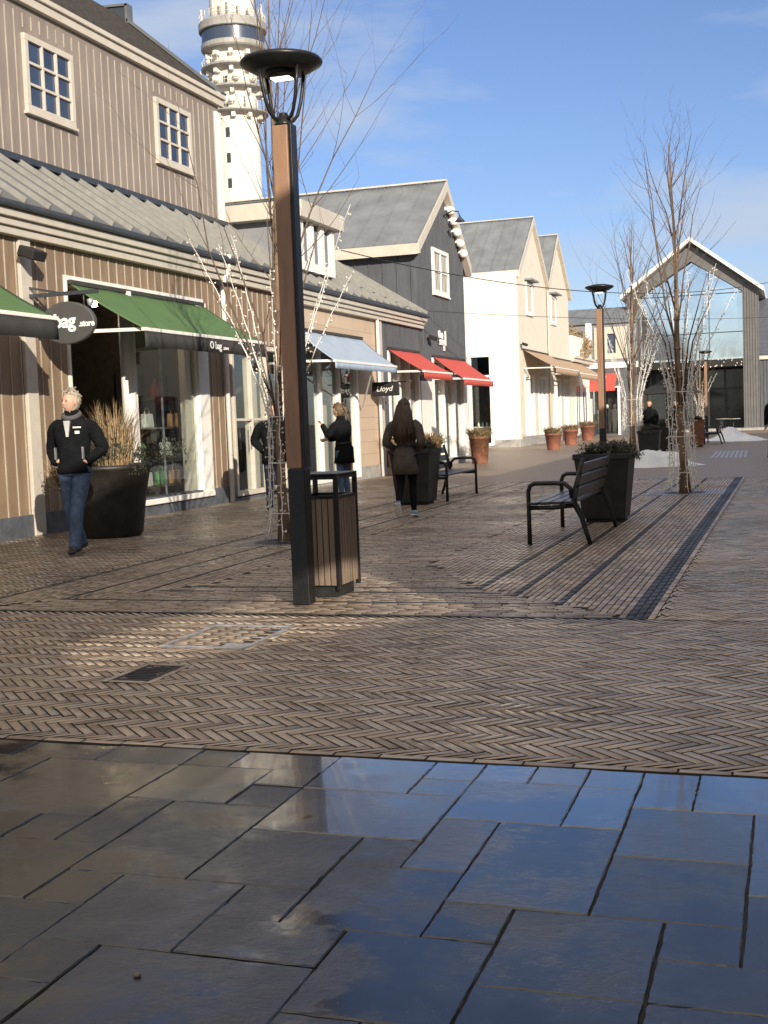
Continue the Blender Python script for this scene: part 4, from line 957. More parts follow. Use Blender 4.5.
def sq_planter(x, y, label, plant=True, s=1., top=.38, base=.27, h=.88, seed=1, rz=0, pm='dgreen', mm='planterm'):
    t = thing('square_planter', label, 'planter', (x, y, 0), rz, 'square tapered planters'); 
    vs = []
    for z, r in ((.05, base), (h - .07, top - .02), (h - .07, top), (h, top), (h, top - .03), (h - .1, top - .04)):
        vs += [(-r * s, -r * s, z), (r * s, -r * s, z), (r * s, r * s, z), (-r * s, r * s, z)]
    fs = [(0,3,2,1)] + [(k*4 + i, k*4 + (i+1) % 4, (k+1)*4 + (i+1) % 4, (k+1)*4 + i) for k in range(5) for i in range(4)]
    MB().add(vs, fs).build('box', M[mm], t, bevel=.006)
    MB().box(-base + .04, base - .04, -base + .04, base - .04, 0, .05).build('foot', M['blackm'], t)
    sl = MB().add([(-top + .03, -top + .03, h - .06), (top - .03, -top + .03, h - .06), (top - .03, top - .03, h - .06), (-top + .03, top - .03, h - .06)], [(0,1,2,3)]).build('soil', M['grout'], t)
    sh = thing('planter_shrub', 'low dark evergreen shrub growing in the ' + label.split(',')[0], 'shrub', (x, y, h - .06), 0, 'shrubs in the square planters')
    bush(sh, 'foliage', (0, 0, 0), (top * 1.1, top * 1.1, .2), 2600, M[pm], seed, .022)
    tuft(sh, 'twigs', (0, 0, 0), .36, .22, 160, M[pm], seed + 9, .004)
    return t
sq_planter(-2.30, 16.15, 'black square planter behind the near bench', top=.365)
sq_planter(-5.95, 19.75, 'black square planter beside the woman with long hair', top=.36, h=.92, seed=4)
sq_planter(-3.75, 35.0, 'black square planter left of the grey snow heap', top=.31, base=.24, h=.86, seed=5)
sq_planter(-4.1, 44.0, 'black square planter right of the snow-heap planter, farther down the lane', top=.30, base=.23, h=.95, seed=6)
sq_planter(-3.35, 47.6, 'rusty square planter just before the distant lamp post', top=.28, base=.23, h=1.0, seed=7, mm='rust')
# round dark planter with dry grass beside the walking man
t = thing('round_planter', 'big black round planter behind the walking man', 'planter', (-8.72, 14.62, 0))
MB().lathe([(.40,0),(.44,.04),(.50,.5),(.57,.88),(.60,.9),(.60,.96),(.55,.96),(.52,.85)], n=40, cap=False).build('pot', M['planterm'], t); MB().lathe([(0,.87),(.54,.87)], n=30, cap=False).build('soil', M['grout'], t)
t = thing('ornamental_grass', 'tall dry ornamental grass in the big round planter', 'plant', (-8.66, 14.66, .86))
tuft(t, 'blades', (.05, 0, 0), .42, 1.0, 420, M['drygrass'], 3, .005, .6)
t = thing('planter_shrub', 'wide dark shrub spilling over the big round planter rim', 'shrub', (-8.72, 14.62, .88))
bush(t, 'foliage', (0, 0, 0), (.62, .62, .38), 4200, M['dgreen'], 11, .022); bush(t, 'side_foliage', (-.55, -.3, -.2), (.26, .26, .4), 500, M['drygrass'], 12, .02)
def pot(x, y, s, h, label, plabel, m='terracotta', seed=1, tall=.25, pm='drygrass'):
    t = thing('clay_pot', label, 'plant pot', (x, y, 0), 0, 'round clay pots along the shopfronts')
    MB().lathe([(.72*s,0),(.74*s,.03),(s*.96,h-.08),(s,h-.08),(s,h),(s*.88,h),(s*.85,h-.1)], n=24, cap=False).build('pot', M[m], t); MB().lathe([(0,h-.06),(s*.88,h-.06)], n=20, cap=False).build('soil', M['grout'], t)
    q = thing('potted_plant', plabel, 'plant', (x, y, h - .06), 0, 'plants in the clay pots'); tuft(q, 'blades', (0,0,0), s * 1.5, tall * 1.5, 260, M[pm], seed, .012, .5); bush(q, 'leaves', (0,0,0), (s*1.1, s*1.1, tall), 500, M['gleaf'], seed + 3, .03)
pot(-9.08, 37.0, .32, .82, 'brown clay pot at the corner of the charcoal house', 'straw coloured plant in the pot at the charcoal house corner', 'rust', 1)
pot(-9.5, 30.0, .27, .75, 'brown clay pot against the tan brick wall behind the woman', 'dry plant in the pot against the tan brick wall', 'rust', 2)
pot(-8.2, 28.6, .24, .8, 'brown clay pot left of the far end of the bench behind the woman', 'dry bush in the pot near the bench behind the woman', 'rust', 8)
pot(-9.0, 49.0, .34, .66, 'red clay pot nearest the white corner under the beige awnings', 'plant in the red pot nearest the white corner', 'terracotta', 3)
pot(-9.5, 56.0, .34, .68, 'middle red clay pot under the beige awnings', 'plant in the middle red pot under the beige awnings', 'terracotta', 4)
pot(-10.05, 64.5, .38, .75, 'farthest red clay pot under the beige awnings', 'plant in the farthest red pot under the beige awnings', 'terracotta', 5)
t = thing('balcony_bush', 'round brown bush above the cream balcony parapet', 'shrub', (-12.4, 73.5, 4.7)); bush(t, 'foliage', (0,0,0), (1.3, 1.3, 1.9), 2600, M['drygrass'], 31, .10)

# ------------------------------------------------------------------ snow heaps
def snow(x, y, rx, ry, h, seed, label):
    rd = random.Random(seed); n = 40; m_ = 14; vs = []; ph = [rd.uniform(0, 6.28) for _ in range(6)]
    bl = [(rd.uniform(-.7, .7), rd.uniform(-.6, .6), rd.uniform(.2, .45), rd.uniform(.3, 1)) for _ in range(9)]
    for i in range(m_ + 1):
        f = i / m_
        for j in range(n):
            a_ = 2 * math.pi * j / n; e = 1 + .13 * math.sin(2 * a_ + ph[0]) + .08 * math.sin(5 * a_ + ph[1]) + .05 * math.sin(9 * a_ + ph[2])
            u, v = f * math.cos(a_) * e, f * math.sin(a_) * e
            z = (1 - f ** 2) * .25 + sum(k * math.exp(-((u - bx)**2 + (v - by)**2) / (s_ * s_)) for bx, by, s_, k in bl) * .55 * (1 - f ** 3)
            vs.append((u * rx, v * ry, max(0, z * h + rd.gauss(0, .012) * (1 - f)) + .003))
    fs = [(i * n + j, (i+1) * n + j, (i+1) * n + (j+1) % n, i * n + (j+1) % n) for i in range(m_) for j in range(n)]
    o = MB().add(vs, fs, True).build('snow_heap', M['snow']); o.location = (x, y, 0); tag(o, label, 'snow heap', 'leftover snow heaps')
snow(-3.15, 31.8, .95, .8, .45, 1, 'low snow heap behind the trunk of the nearer right tree')
snow(-2.6, 57.6, 1.3, 2.2, .30, 2, 'long snow heap beyond the drainage grille')
snow(-1.9, 54.4, .9, 1.3, .2, 4, 'smaller bluish snow heap in front of the long one')

# ------------------------------------------------------------------ bare trees with light strings
def bare_tree(x, y, h, label, seed, trunk_r, lean=(0,0), first_fork=1.5, nmain=11, spread=1., cage_r=.2, cage_h=1.6, fan=3.4, ncord=9, slabel='', lowfan=1.):
    rd = random.Random(seed)
    t = thing('bare_tree', label, 'tree', (x, y, 0), 0, 'bare street trees')
    tr = MB(); br = MB(); k = 12
    tp = [Vector((lean[0] * f + .02 * math.sin(f * 9 + seed), lean[1] * f + .02 * math.cos(f * 7), h * .96 * f)) for f in [i / k for i in range(k + 1)]]
    tr.tube(tp, [trunk_r * (1 - .95 * (i / k)) + .003 + (.03 if i == 0 else 0) for i in range(k + 1)], 9)
    for i in range(3, 9): tr.ell(tp[i], (trunk_r * (1.25 - .08 * i),) * 2 + (.04,), 8, 6)
    tips = []
    def branch(p, d, l, r, lev):
        n = 5; pts = [p]; dd = d.copy(); rs = [r]
        for i in range(n):
            dd = (dd + Vector((rd.gauss(0, .09), rd.gauss(0, .09), .10 + rd.gauss(0, .05)))).normalized()
            pts.append(pts[-1] + dd * l / n); rs.append(r * (1 - .75 * (i + 1) / n))
        br.tube(pts, rs, 5 if lev < 2 else 3, cap=False)
        if lev < 3:
            for i in range(1, n + 1):
                for _ in range(rd.choice((1, 1, 2)) if lev < 2 else 1):
                    if rd.random() < (.95 if lev < 2 else .6):
                        sd = Vector((rd.gauss(0, 1), rd.gauss(0, 1), rd.gauss(0, .35))).normalized()
                        nd = (dd * .75 + sd * .62).normalized()
                        branch(pts[i], nd, l * rd.uniform(.28, .5) * (1 if lev < 2 else .7), max(.0022, rs[i] * .6), lev + 1)
        return pts
    mains = []
    for i in range(nmain):
        f = first_fork / h + (1 - first_fork / h) * (i / nmain) ** 1.1 * .9
        a_ = i * 2.399 + seed; p = tp[0].lerp(tp[-1], f) if False else tp[min(k, int(f * k))].lerp(tp[min(k, int(f * k) + 1)], f * k - int(f * k))
        up = 1.6 + f; d = Vector((math.cos(a_), math.sin(a_), up / spread)).normalized()
        mains.append(branch(p, d, (h - p.z) * rd.uniform(.55, .8) + .35, trunk_r * (.36 - .22 * f), 1))
    tr.build('trunk', M['bark'], t); br.build('crown', M['twig'], t)
    # light strings: a cage of cords up the trunk that opens out along the lower limbs
    s_ = thing('light_string', slabel, 'string lights', (x, y, 0), 0, 'string lights on the street trees')
    co = MB(); bu = MB(); nb = 0
    for i in range(ncord):
        a_ = 2 * math.pi * i / ncord + .3 + rd.gauss(0, .08); ft = fan * rd.uniform(.8, 1.05); sp_ = rd.uniform(.55, 1.25) * spread * lowfan
        ca, sa = math.cos(a_), math.sin(a_)
        pts = []; nn = 34
        for j in range(nn + 1):
            z = .02 + (ft - .02) * j / nn
            r_ = cage_r * (1 - .12 * z / cage_h) if z < cage_h else cage_r * .88 + (z - cage_h) ** 1.25 * .42 * sp_
            if j < 3: r_ *= 1 + .12 * (3 - j)
            wob = .012 * math.sin(j * 1.7 + i)
            pts.append(Vector((ca * r_ + wob + lean[0] * z / h, sa * r_ - wob + lean[1] * z / h, z)))
        co.tube(pts, [.0058 if p.z < cage_h else .003 + .0075 * (1 - (p.z - cage_h) / (ft - cage_h + .01)) for p in pts], 6)
        for j in range(1, nn, 1):
            for q in range(2):
                p = pts[j].lerp(pts[j+1], rd.random()); dd = Vector((rd.gauss(0, 1), rd.gauss(0, 1), rd.gauss(0, .4))).normalized() * .038
                bu.tube([p, p + dd], [.0035, .0035], 3); bu.ell(p + dd * 1.2, (.0095, .0095, .012), 5, 4)
    for z in (.35, .95, cage_h):
        rr = cage_r * (1 - .12 * z / cage_h) + .004
        co.tube([(rr * math.cos(2*math.pi*i/20) + lean[0] * z / h, rr * math.sin(2*math.pi*i/20), z) for i in range(21)], .005, 5)
    co.build('cord', M['cord'], s_); b_ = bu.build('bulbs', M['bulb'], s_); b_['kind'] = 'stuff'
    # limbs the cords follow
    lm = MB()
    for i in range(0, ncord, 2):
        a_ = 2 * math.pi * i / ncord + .3; p0 = Vector((lean[0] * cage_h / h, 0, cage_h - .5)); e = p0 + Vector((math.cos(a_) * .75 * spread * lowfan, math.sin(a_) * .75 * spread * lowfan, fan - cage_h + .5)); m_ = p0.lerp(e, .5) + Vector((0, 0, .12)) - Vector((math.cos(a_), math.sin(a_), 0)) * .12
        lm.tube([p0, m_, e], [.018, .012, .006], 6)
    lm.build('lower_limbs', M['twig'], t)
bare_tree(-5.83, 13.75, 6.9, 'bare tree wrapped in light cords right behind the nearest lamp post', 3, .055, (.12, 0), 1.6, 14, .66, .17, 1.5, 3.75, 8, 'white light string up the tree behind the nearest lamp post', 1.15)
bare_tree(-1.74, 21.4, 6.05, 'bare tree with a straight pale trunk rising from the striped grate at right', 8, .072, (-.12, 0), 2.3, 11, .62, .23, 1.7, 3.6, 12, 'white light string caging the trunk of the right tree', 1.5)
bare_tree(-5.0, 41.5, 7.7, 'bare tree behind the second lamp post wrapped densely in light cords', 15, .10, (.1, 0), 1.6, 13, .75, .35, 1.8, 4.6, 14, 'white light string on the tree behind the second lamp post', 1.0)
bare_tree(-4.6, 68., 6.5, 'small bare tree in front of the glass hall entrance', 21, .07, (0, 0), 1.6, 8, .9, .2, 1.6, 3.2, 6, 'light string on the small tree by the hall entrance', 1.)

# cables over the street
def cable(a_, b_, sag, label, r=.012):
    a_, b_ = Vector(a_), Vector(b_); pts = []
    for i in range(31): f = i / 30; p = a_.lerp(b_, f); p.z -= sag * 4 * f * (1 - f); pts.append(p)
    tag(MB().tube(pts, r, 6).build('overhead_cable', M['blackm']), label, 'cable', 'cables strung over the street')
cable((-9.9, 27.5, 5.4), (3., 55., 7.5), 1.3, 'upper black cable from the dormer across the street to the right')
cable((-10.0, 34.2, 4.5), (5., 60., 5.6), .4, 'lower thin black cable from the charcoal house across the street', .008)

# shapes far off before the hall: market parasols
for (x, y, lb) in ((-6.0, 66., 'dark square parasol left of the hall entrance'),):
    t = thing('parasol', lb, 'parasol', (x, y, 0))
    MB().tube([(0,0,0),(0,0,2.9)], .04, 8).build('pole', M['black'], t)
    v = [(-1.5,-1.5,2.3),(1.5,-1.5,2.3),(1.5,1.5,2.3),(-1.5,1.5,2.3),(0,0,3.1)]
    MB().add(v + [(a_, b_, c_ - .04) for a_, b_, c_ in v], [(0,1,4),(1,2,4),(2,3,4),(3,0,4),(6,5,9),(7,6,9),(8,7,9),(5,8,9),(0,5,6,1),(1,6,7,2),(2,7,8,3),(3,8,5,0)]).build('canopy', M['blackm'], t)
    MB().box(-.35,.35,-.35,.35,0,.08).build('base', M['iron'], t)
for i, (x, y, lb) in enumerate(((-3.9, 76.5, 'dark cafe table set near the hall entrance middle'), (-5.4, 75., 'dark cafe table set under the left parasol'), (-3.2, 74.5, 'dark cafe table set nearest the right portal'))):
    t = thing('cafe_table', lb, 'table', (x, y, .0), 0, 'cafe tables before the hall')
    MB().lathe([(.0,.74),(.4,.74),(.4,.78),(0,.78)], n=16, cap=False).build('tabletop', M['lplinth'], t); MB().tube([(0,0,0),(0,0,.74)], .03).build('leg', M['black'], t)

# ------------------------------------------------------------------ people
def skinned(name, verts, edges, radii, m, parent, root=0, sub=2, extra=None, keep=False):
    me = bpy.data.meshes.new(name); me.from_pydata([tuple(v) for v in verts], edges, [])
    o = bpy.data.objects.new(name, me); COL.objects.link(o)
    md = o.modifiers.new('k', 'SKIN'); md.use_smooth_shade = True; md.branch_smoothing = .6
    if not me.skin_vertices: me.skin_vertices.new() if hasattr(me.skin_vertices, 'new') else None
    sv = me.skin_vertices[0].data
    for i, r in enumerate(radii):
        sv[i].radius = r if hasattr(r, '__len__') else (r, r); sv[i].use_root = (i == root)
    s_ = o.modifiers.new('s', 'SUBSURF'); s_.levels = sub; s_.render_levels = sub
    bpy.context.view_layer.update()
    ev = bpy.data.meshes.new_from_object(o.evaluated_get(bpy.context.evaluated_depsgraph_get()))
    bpy.data.objects.remove(o)
    V = [v.co.copy() for v in ev.vertices]; F = [tuple(p.vertices) for p in ev.polygons]
    mb = MB(); mb.add(V, F, True)
    if extra: extra(mb)
    return mb.build(name, m, parent)
class Sk:
    def __init__(s): s.v = []; s.e = []; s.r = []; s.n = {}
    def p(s, name, co, r, frm=None):
        s.v.append(Vector(co)); s.r.append(r); s.n[name] = len(s.v) - 1
        if frm: s.e.append((s.n[frm], s.n[name]))
        return s
def person(loc, rz, J, label, hair, coatm, legm, shoem, long_hair=False, coat_len=0., hood=False, scale=1., women=False, scarf=None, head_yaw=0., head_pitch=0., collar=None, ponytail=False, solem=None, hands=False, glasses=False, coat_loose=1.0):
    """J: joint positions, local frame: +y is the way the person faces, x to their right"""
    t = thing('person', label, 'person', loc, rz)
    t.scale = (scale,) * 3
    V = {k: Vector(v) for k, v in J.items()}
    w = .9 if women else 1.
    s = Sk()
    s.p('pel', V['pel'], (.115 * w, .085)); s.p('belly', V['pel'].lerp(V['chest'], .4), (.10 * w, .08), 'pel'); s.p('chest', V['chest'], (.12 * w, .085), 'belly')
    nb = V['chest'].lerp(V['neck'], .75); s.p('nb', nb, (.07 * w, .06), 'chest'); s.p('neck', V['neck'], .052, 'nb'); s.p('hd', V['head'] - Vector((0, 0, .05)), .06, 'neck')
    for sd in ('l', 'r'):
        s.p('sh' + sd, V['sh' + sd], .045 * w, 'chest'); s.p('el' + sd, V['el' + sd], .035 * w, 'sh' + sd); s.p('wr' + sd, V['wr' + sd], .028, 'el' + sd)
        d = (V['wr' + sd] - V['el' + sd]).normalized(); s.p('pm' + sd, V['wr' + sd] + d * .075, (.038, .02), 'wr' + sd)
        side = d.cross(Vector((0, 1, .2))).normalized(); fwd = side.cross(d).normalized()
        pk = J['pocket'][0]
        if pk: d = (V['pel'] + Vector((0, .02, .06)) - V['wr' + sd]).normalized(); s.v[-1] = V['wr' + sd] + d * .05
        for q in range(4):
            o = side * (q - 1.5) * .021; l = (.06, .072, .068, .052)[q]
            b0 = V['wr' + sd] + d * .10 + o
            s.p('f%d%s' % (q, sd), b0, .0095, 'pm' + sd); s.p('g%d%s' % (q, sd), b0 + d * l * .6 + fwd * .012, .0085, 'f%d%s' % (q, sd)); s.p('h%d%s' % (q, sd), b0 + d * l * .9 + fwd * .035, .0075, 'g%d%s' % (q, sd))
        b0 = V['wr' + sd] + d * .035 - side * .035
        s.p('t0' + sd, b0, .012, 'wr' + sd); s.p('t1' + sd, b0 + d * .04 - side * .015 + fwd * .01, .0095, 't0' + sd)
        s.p('hp' + sd, V['hp' + sd], .07 * w, 'pel'); s.p('kn' + sd, V['kn' + sd], .045 * w, 'hp' + sd); s.p('cf' + sd, V['kn' + sd].lerp(V['an' + sd], .35), .042, 'kn' + sd); s.p('an' + sd, V['an' + sd], .036, 'cf' + sd); s.p('to' + sd, V['an' + sd].lerp(V['to' + sd], .7) + Vector((0, 0, -.012)), .024, 'an' + sd)
    hc = V['head']; rot = Matrix.Rotation(head_yaw, 3, 'Z') @ Matrix.Rotation(head_pitch, 3, 'X')
    def headfn(mb):
        def fn(p, d):
            q = p.copy()
            if d.z < 0: k = 1 + .42 * d.z * (.6 if d.y > 0 else 1.0); q.x *= k; q.y = q.y * (1 + .18 * d.z) + .012 * (-d.z)
            if d.y > .2: q.y *= .96
            e = (d.x / .30) ** 2
            if d.y > .5:   # brow, eye sockets, nose, mouth, chin
                q.y += .024 * math.exp(-((d.x / .13) ** 2)) * math.exp(-(((d.z + .16) / .20) ** 2))
                q.y -= .012 * math.exp(-(((abs(d.x) - .32) / .13) ** 2)) * math.exp(-(((d.z - .06) / .10) ** 2))
                q.y += .006 * math.exp(-(((d.z - .26) / .10) ** 2)) + .008 * math.exp(-((d.x / .25) ** 2)) * math.exp(-(((d.z + .52) / .08) ** 2)) + .008 * math.exp(-((d.x / .2) ** 2)) * math.exp(-(((d.z + .80) / .12) ** 2))
            return rot @ q
        mb.ell(hc, (.076, .096, .118), 40, 30, fn)
        for sx in (-1, 1): mb.ell(hc + rot @ Vector((sx * .078, -.005, -.01)), (.012, .022, .032), 10, 8, lambda p, d: rot @ p)
    skinned('body', s.v, s.e, s.r, M['skin'], t, 0, 1, headfn)
    # eyes and mouth
    mb = MB()
    for sx in (-1, 1): mb.ell(hc + rot @ Vector((sx * .031, .083, .006)), (.012, .007, .006), 8, 6, lambda p, d: rot @ p)
    mb.build('eyes', M['blackm'], t)
    mb = MB(); mb.ell(hc + rot @ Vector((0, .092, -.062)), (.022, .007, .005), 8, 6, lambda p, d: rot @ p); mb.build('lips', mat('lips', (.42,.18,.15), .5), t)
    rd = random.Random(int(loc[0] * 100))
    def hfn(p, d):
        q = p.copy()
        if d.y > .15 and d.z < .50: q *= .80                 # face stays free
        q *= 1 + .05 * math.sin(d.x * 23 + d.z * 17) * math.sin(d.y * 19 + 2)
        return rot @ q
    mb = MB(); mb.ell(hc + rot @ Vector((0, -.012, .014)), ((.098, .116, .118) if long_hair else (.090, .112, .122)), 28, 20, hfn)
    if long_hair:
        base = hc + rot @ Vector((0, -.04, 0)); back = Vector((0, -1, 0))
        for i in range(46):
            a_ = math.pi * (i / 45) ; ox = -math.cos(a_) * .088; oy = -math.sin(a_) * .085 - .02
            L_ = rd.uniform(.22, .34); k = 1.12 + .2 * rd.random()
            mb.tube([base + Vector((ox * .88, oy * .8, .03)), base + Vector((ox * 1.2, oy * 1.1, -.08)), base + Vector((ox * k * 1.25, oy * 1.5 - .02, -.22)), base + Vector((ox * k * 1.25 + rd.gauss(0, .02), oy * 1.5 - .03, -.22 - L_ * .5)), base + Vector((ox * k * 1.1 + rd.gauss(0, .03), oy * 1.4 - .02, -.2 - L_))], [.024, .028, .026, .02, .006], 6)
    else:
        for i in range(40):
            a_ = rd.uniform(0, 6.28); e_ = rd.uniform(.2, 1.4); d = Vector((math.cos(a_) * math.cos(e_), math.sin(a_) * math.cos(e_), math.sin(e_)))
            if d.y > .3 and d.z < .6: continue
            p = hc + rot @ Vector((d.x * .088, d.y * .108 - .01, d.z * .12 + .015)); mb.tube([p, p + rot @ (d * .02 + Vector((rd.gauss(0, .02), rd.gauss(0, .02), .006)))], [.012, .003], 4)
    if ponytail: mb.tube([hc + rot @ Vector((0, -.1, .04)), hc + rot @ Vector((0, -.15, .0)), hc + rot @ Vector((0, -.15, -.12))], [.03, .03, .01], 8)
    mb.build('hair', M[hair], t)
    # trousers: hip loft and two tapered legs in one mesh
    k0 = rd.random() * 6
    def loft(mb, secs, n=28, wr=.006):
        vs = []
        for q, (c_, rx, ry) in enumerate(secs):
            for j in range(n):
                th = 2 * math.pi * j / n; e = 1 + wr / rx * (math.sin(3 * th + q * 1.3 + k0) + .6 * math.sin(7 * th - q * 2.1))
                cx, cy = math.cos(th), math.sin(th); p_ = 2.4   # slightly squared section
                g_ = (abs(cx) ** p_ + abs(cy) ** p_) ** (-1 / p_)
                vs.append(Vector(c_) + Vector((cx * g_ * rx * e, cy * g_ * ry * e, 0)))
        m_ = len(secs)
        mb.add(vs, [(i * n + j, i * n + (j+1) % n, (i+1) * n + (j+1) % n, (i+1) * n + j) for i in range(m_ - 1) for j in range(n)] + [tuple(range(n))[::-1], tuple(range((m_-1)*n, m_*n))], True)
    def limb(mb, pts, rad, n=16, sub_=5, wr=.05):
        P = []; Rr = []
        for a_, b_, ra, rb in zip(pts[:-1], pts[1:], rad[:-1], rad[1:]):
            for i in range(sub_): f_ = i / sub_; P.append(a_.lerp(b_, f_)); Rr.append(ra + (rb - ra) * f_)
        P.append(pts[-1]); Rr.append(rad[-1])
        for _ in range(2): P = [P[0]] + [P[i] * .5 + (P[i-1] + P[i+1]) * .25 for i in range(1, len(P) - 1)] + [P[-1]]
        mb.tube(P, [r_ * (1 + wr * math.sin(i * 2.3 + k0) * (.3 + .7 * (i % 3 == 0))) for i, r_ in enumerate(Rr)], n)
    mb = MB(); pe = V['pel']
    loft(mb, [(pe + Vector((0, 0, -.10)), .155 * w, .115), (pe + Vector((0, 0, -.04)), .170 * w, .122), (pe + Vector((0, 0, .05)), .162 * w, .115), (pe + Vector((0, 0, .12)), .145 * w, .105)])
    for sd in ('l', 'r'):
        kn, an = V['kn' + sd], V['an' + sd]; hp = V['hp' + sd]
        if women: limb(mb, [hp + Vector((0, 0, .04)), hp.lerp(kn, .5), kn, kn.lerp(an, .4), an + (kn - an) * .06], [.098, .082, .058, .056, .040])
        else: limb(mb, [hp + Vector((0, 0, .04)), hp.lerp(kn, .5), kn, kn.lerp(an, .5), an + (kn - an).normalized() * -.035], [.102, .088, .072, .066, .064])
    mb.build('trousers', M[legm], t)
    for sd in ('l', 'r'):
        an, to = V['an' + sd], V['to' + sd]; heel = an + (an - to).normalized() * .045 + Vector((0, 0, -.03))
        s = Sk(); s.p('a', an + Vector((0, 0, .015)), .046); s.p('h', heel, .042, 'a'); s.p('m', an.lerp(to, .55) + Vector((0, 0, -.025)), (.046, .036), 'a'); s.p('t', to, (.044, .028), 'm')
        sh = skinned('shoe', s.v, s.e, s.r, M[shoem], t)
        if solem:
            d_ = (to - heel).normalized(); dn = (Vector((0, 0, -1)) - d_ * d_.dot(Vector((0, 0, -1)))).normalized()
            MB().bar(heel - d_ * .035 + dn * .03, to + d_ * .035 + dn * .03, .085, .022, up=-dn).build('sole', M[solem], sh, bevel=.01)
    # coat / jacket: torso loft, sleeves and collar in one mesh
    c = coat_loose; mb = MB(); ch = V['chest']; nk = V['neck']
    waist = pe.lerp(ch, .42); L_ = coat_len or .07
    ws = .80 if women else .95
    loft(mb, [(pe - Vector((0, 0, L_)), .185 * w * c * (1.08 if coat_len > .2 else .95), .145 * c), (pe - Vector((0, 0, L_ * .5)), .18 * w * c, .14 * c), (pe + Vector((0, 0, .03)), .175 * w * c, .135 * c),
              (waist, .17 * w * c * ws, .125 * c * ws), (waist.lerp(ch, .55), .178 * w * c, .128 * c), (ch + Vector((0, 0, .03)), .195 * w * c, .132 * c), (ch + Vector((0, 0, .10)), .205 * w * c, .122 * c),
              (ch + Vector((0, 0, .145)), .185 * w * c, .105 * c), (ch.lerp(nk, .80), .13 * w * c, .088), (nk + Vector((0, -.008, .0)), .075, .07), (nk + Vector((0, -.008, .05)), .074, .07)])
    for sd in ('l', 'r'):
        sh_, el_, wr_ = V['sh' + sd], V['el' + sd], V['wr' + sd]; ins = ch + Vector((0, 0, .10)); st = sh_.lerp(ins, .25) + Vector((0, 0, -.02))
        limb(mb, [st, sh_.lerp(el_, .25), el_, el_.lerp(wr_, .5), wr_ + (wr_ - el_).normalized() * .01], [.082 * w * c, .078 * w * c, .064 * w * c, .056 * w * c, .048 * w * c])
    mb.build('coat' if coat_len else 'jacket', M[coatm], t)
    if scarf:
        MB().tube([V['neck'] + Vector((.085 * math.cos(2*math.pi*i/14), .075 * math.sin(2*math.pi*i/14) + .015, .0 - .035 * math.sin(2*math.pi*i/14))) for i in range(15)], .028, 8).build('scarf', M[scarf], t)
    if women and coat_len:
        z = V['pel'].lerp(V['chest'], .35); mb = MB(); loft(mb, [(z - Vector((0, 0, .02)), .148 * c, .112 * c), (z, .15 * c, .114 * c), (z + Vector((0, 0, .02)), .148 * c, .112 * c)]); mb.build('belt', M['blackm'], t)
    return t, V
def pose(pocket=0, **k):
    J = dict(pel=(0,0,.95), chest=(0,.01,1.28), neck=(0,0,1.50), head=(0,.02,1.645), shl=(-.19,0,1.42), shr=(.19,0,1.42), ell=(-.25,-.04,1.14), elr=(.25,-.04,1.14), wrl=(-.24,.04,.90), wrr=(.24,.04,.90),
             hpl=(-.09,0,.90), hpr=(.09,0,.90), knl=(-.095,.02,.50), knr=(.095,.02,.50), anl=(-.1,-.01,.085), anr=(.1,-.01,.085), tol=(-.12,.15,.035), tor=(.12,.15,.035))
    J.update(k); J['pocket'] = (pocket, 0, 0); return J
# walking man, left: faces the camera, slightly to his right
face = lambda deg: R(deg)
pm, V = person((-7.84, 12.45, 0), face(188), pose(ell=(-.30,-.10,1.13), wrl=(-.185,.085,1.01), elr=(.30,-.10,1.13), wrr=(.185,.085,1.01), pocket=1, knl=(-.05,.12,.50), anl=(-.02,.16,.10), tol=(-.03,.31,.045), knr=(.07,.02,.49), anr=(.05,-.18,.11), tor=(.06,-.03,.04)),
    'man in a black jacket and blue jeans walking past the big round planter', 'hairg', 'jacket', 'jeans', 'shoe', scale=1.07, head_yaw=R(-28), scarf='grey', collar=True, coat_loose=1.02)
MB().prism([(-.035, 1.44), (.035, 1.44), (.012, 1.27), (-.012, 1.27)], 'Y', .13, .155).build('shirt_front', M['shirt'], pm)
MB().box(-.16, -.07, .150, .158, 1.36, 1.375).box(-.14, -.09, .149, .157, 1.30, 1.33).build('chest_logo', M['wletter'], pm)
for sx in (-1, 1): MB().box(sx * .155 - .004, sx * .155 + .004, .10, .145, 1.03, 1.16).build('pocket_zip', M['steel'], pm)
# woman walking away, long hair
pw, V = person((-5.28, 17.05, 0), face(3), pose(ell=(-.275,-.10,1.13), wrl=(-.175,.09,1.02), elr=(.275,-.10,1.13), wrr=(.175,.09,1.02), pocket=1, knl=(-.08,-.04,.50), anl=(-.06,-.30,.22), tol=(-.06,-.24,.08), knr=(.08,.06,.50), anr=(.09,.05,.085), tor=(.1,.21,.035)),
    'woman with long dark hair in a belted coat and pale blue trainers seen from behind', 'hairb', 'coat', 'legging', 'sneaker', True, .30, scale=.965, women=True, solem='sole', coat_loose=1.08)
# woman in black in front of the blue awning shop, hand raised to her face
person((-7.42, 20.3, 0), face(78), pose(ell=(-.24,.14,1.20), wrl=(-.10,.34,1.38), elr=(.22,.10,1.18), wrr=(.08,.34,1.14), pel=(0,-.02,.95), neck=(0,.03,1.50), head=(0,.07,1.635)),
    'woman in a long black coat with tied hair looking down at her raised hand', 'hairl', 'jacket', 'jeans', 'shoe', False, .24, scale=.98, women=True, head_pitch=R(-18), ponytail=True, coat_loose=1.12)
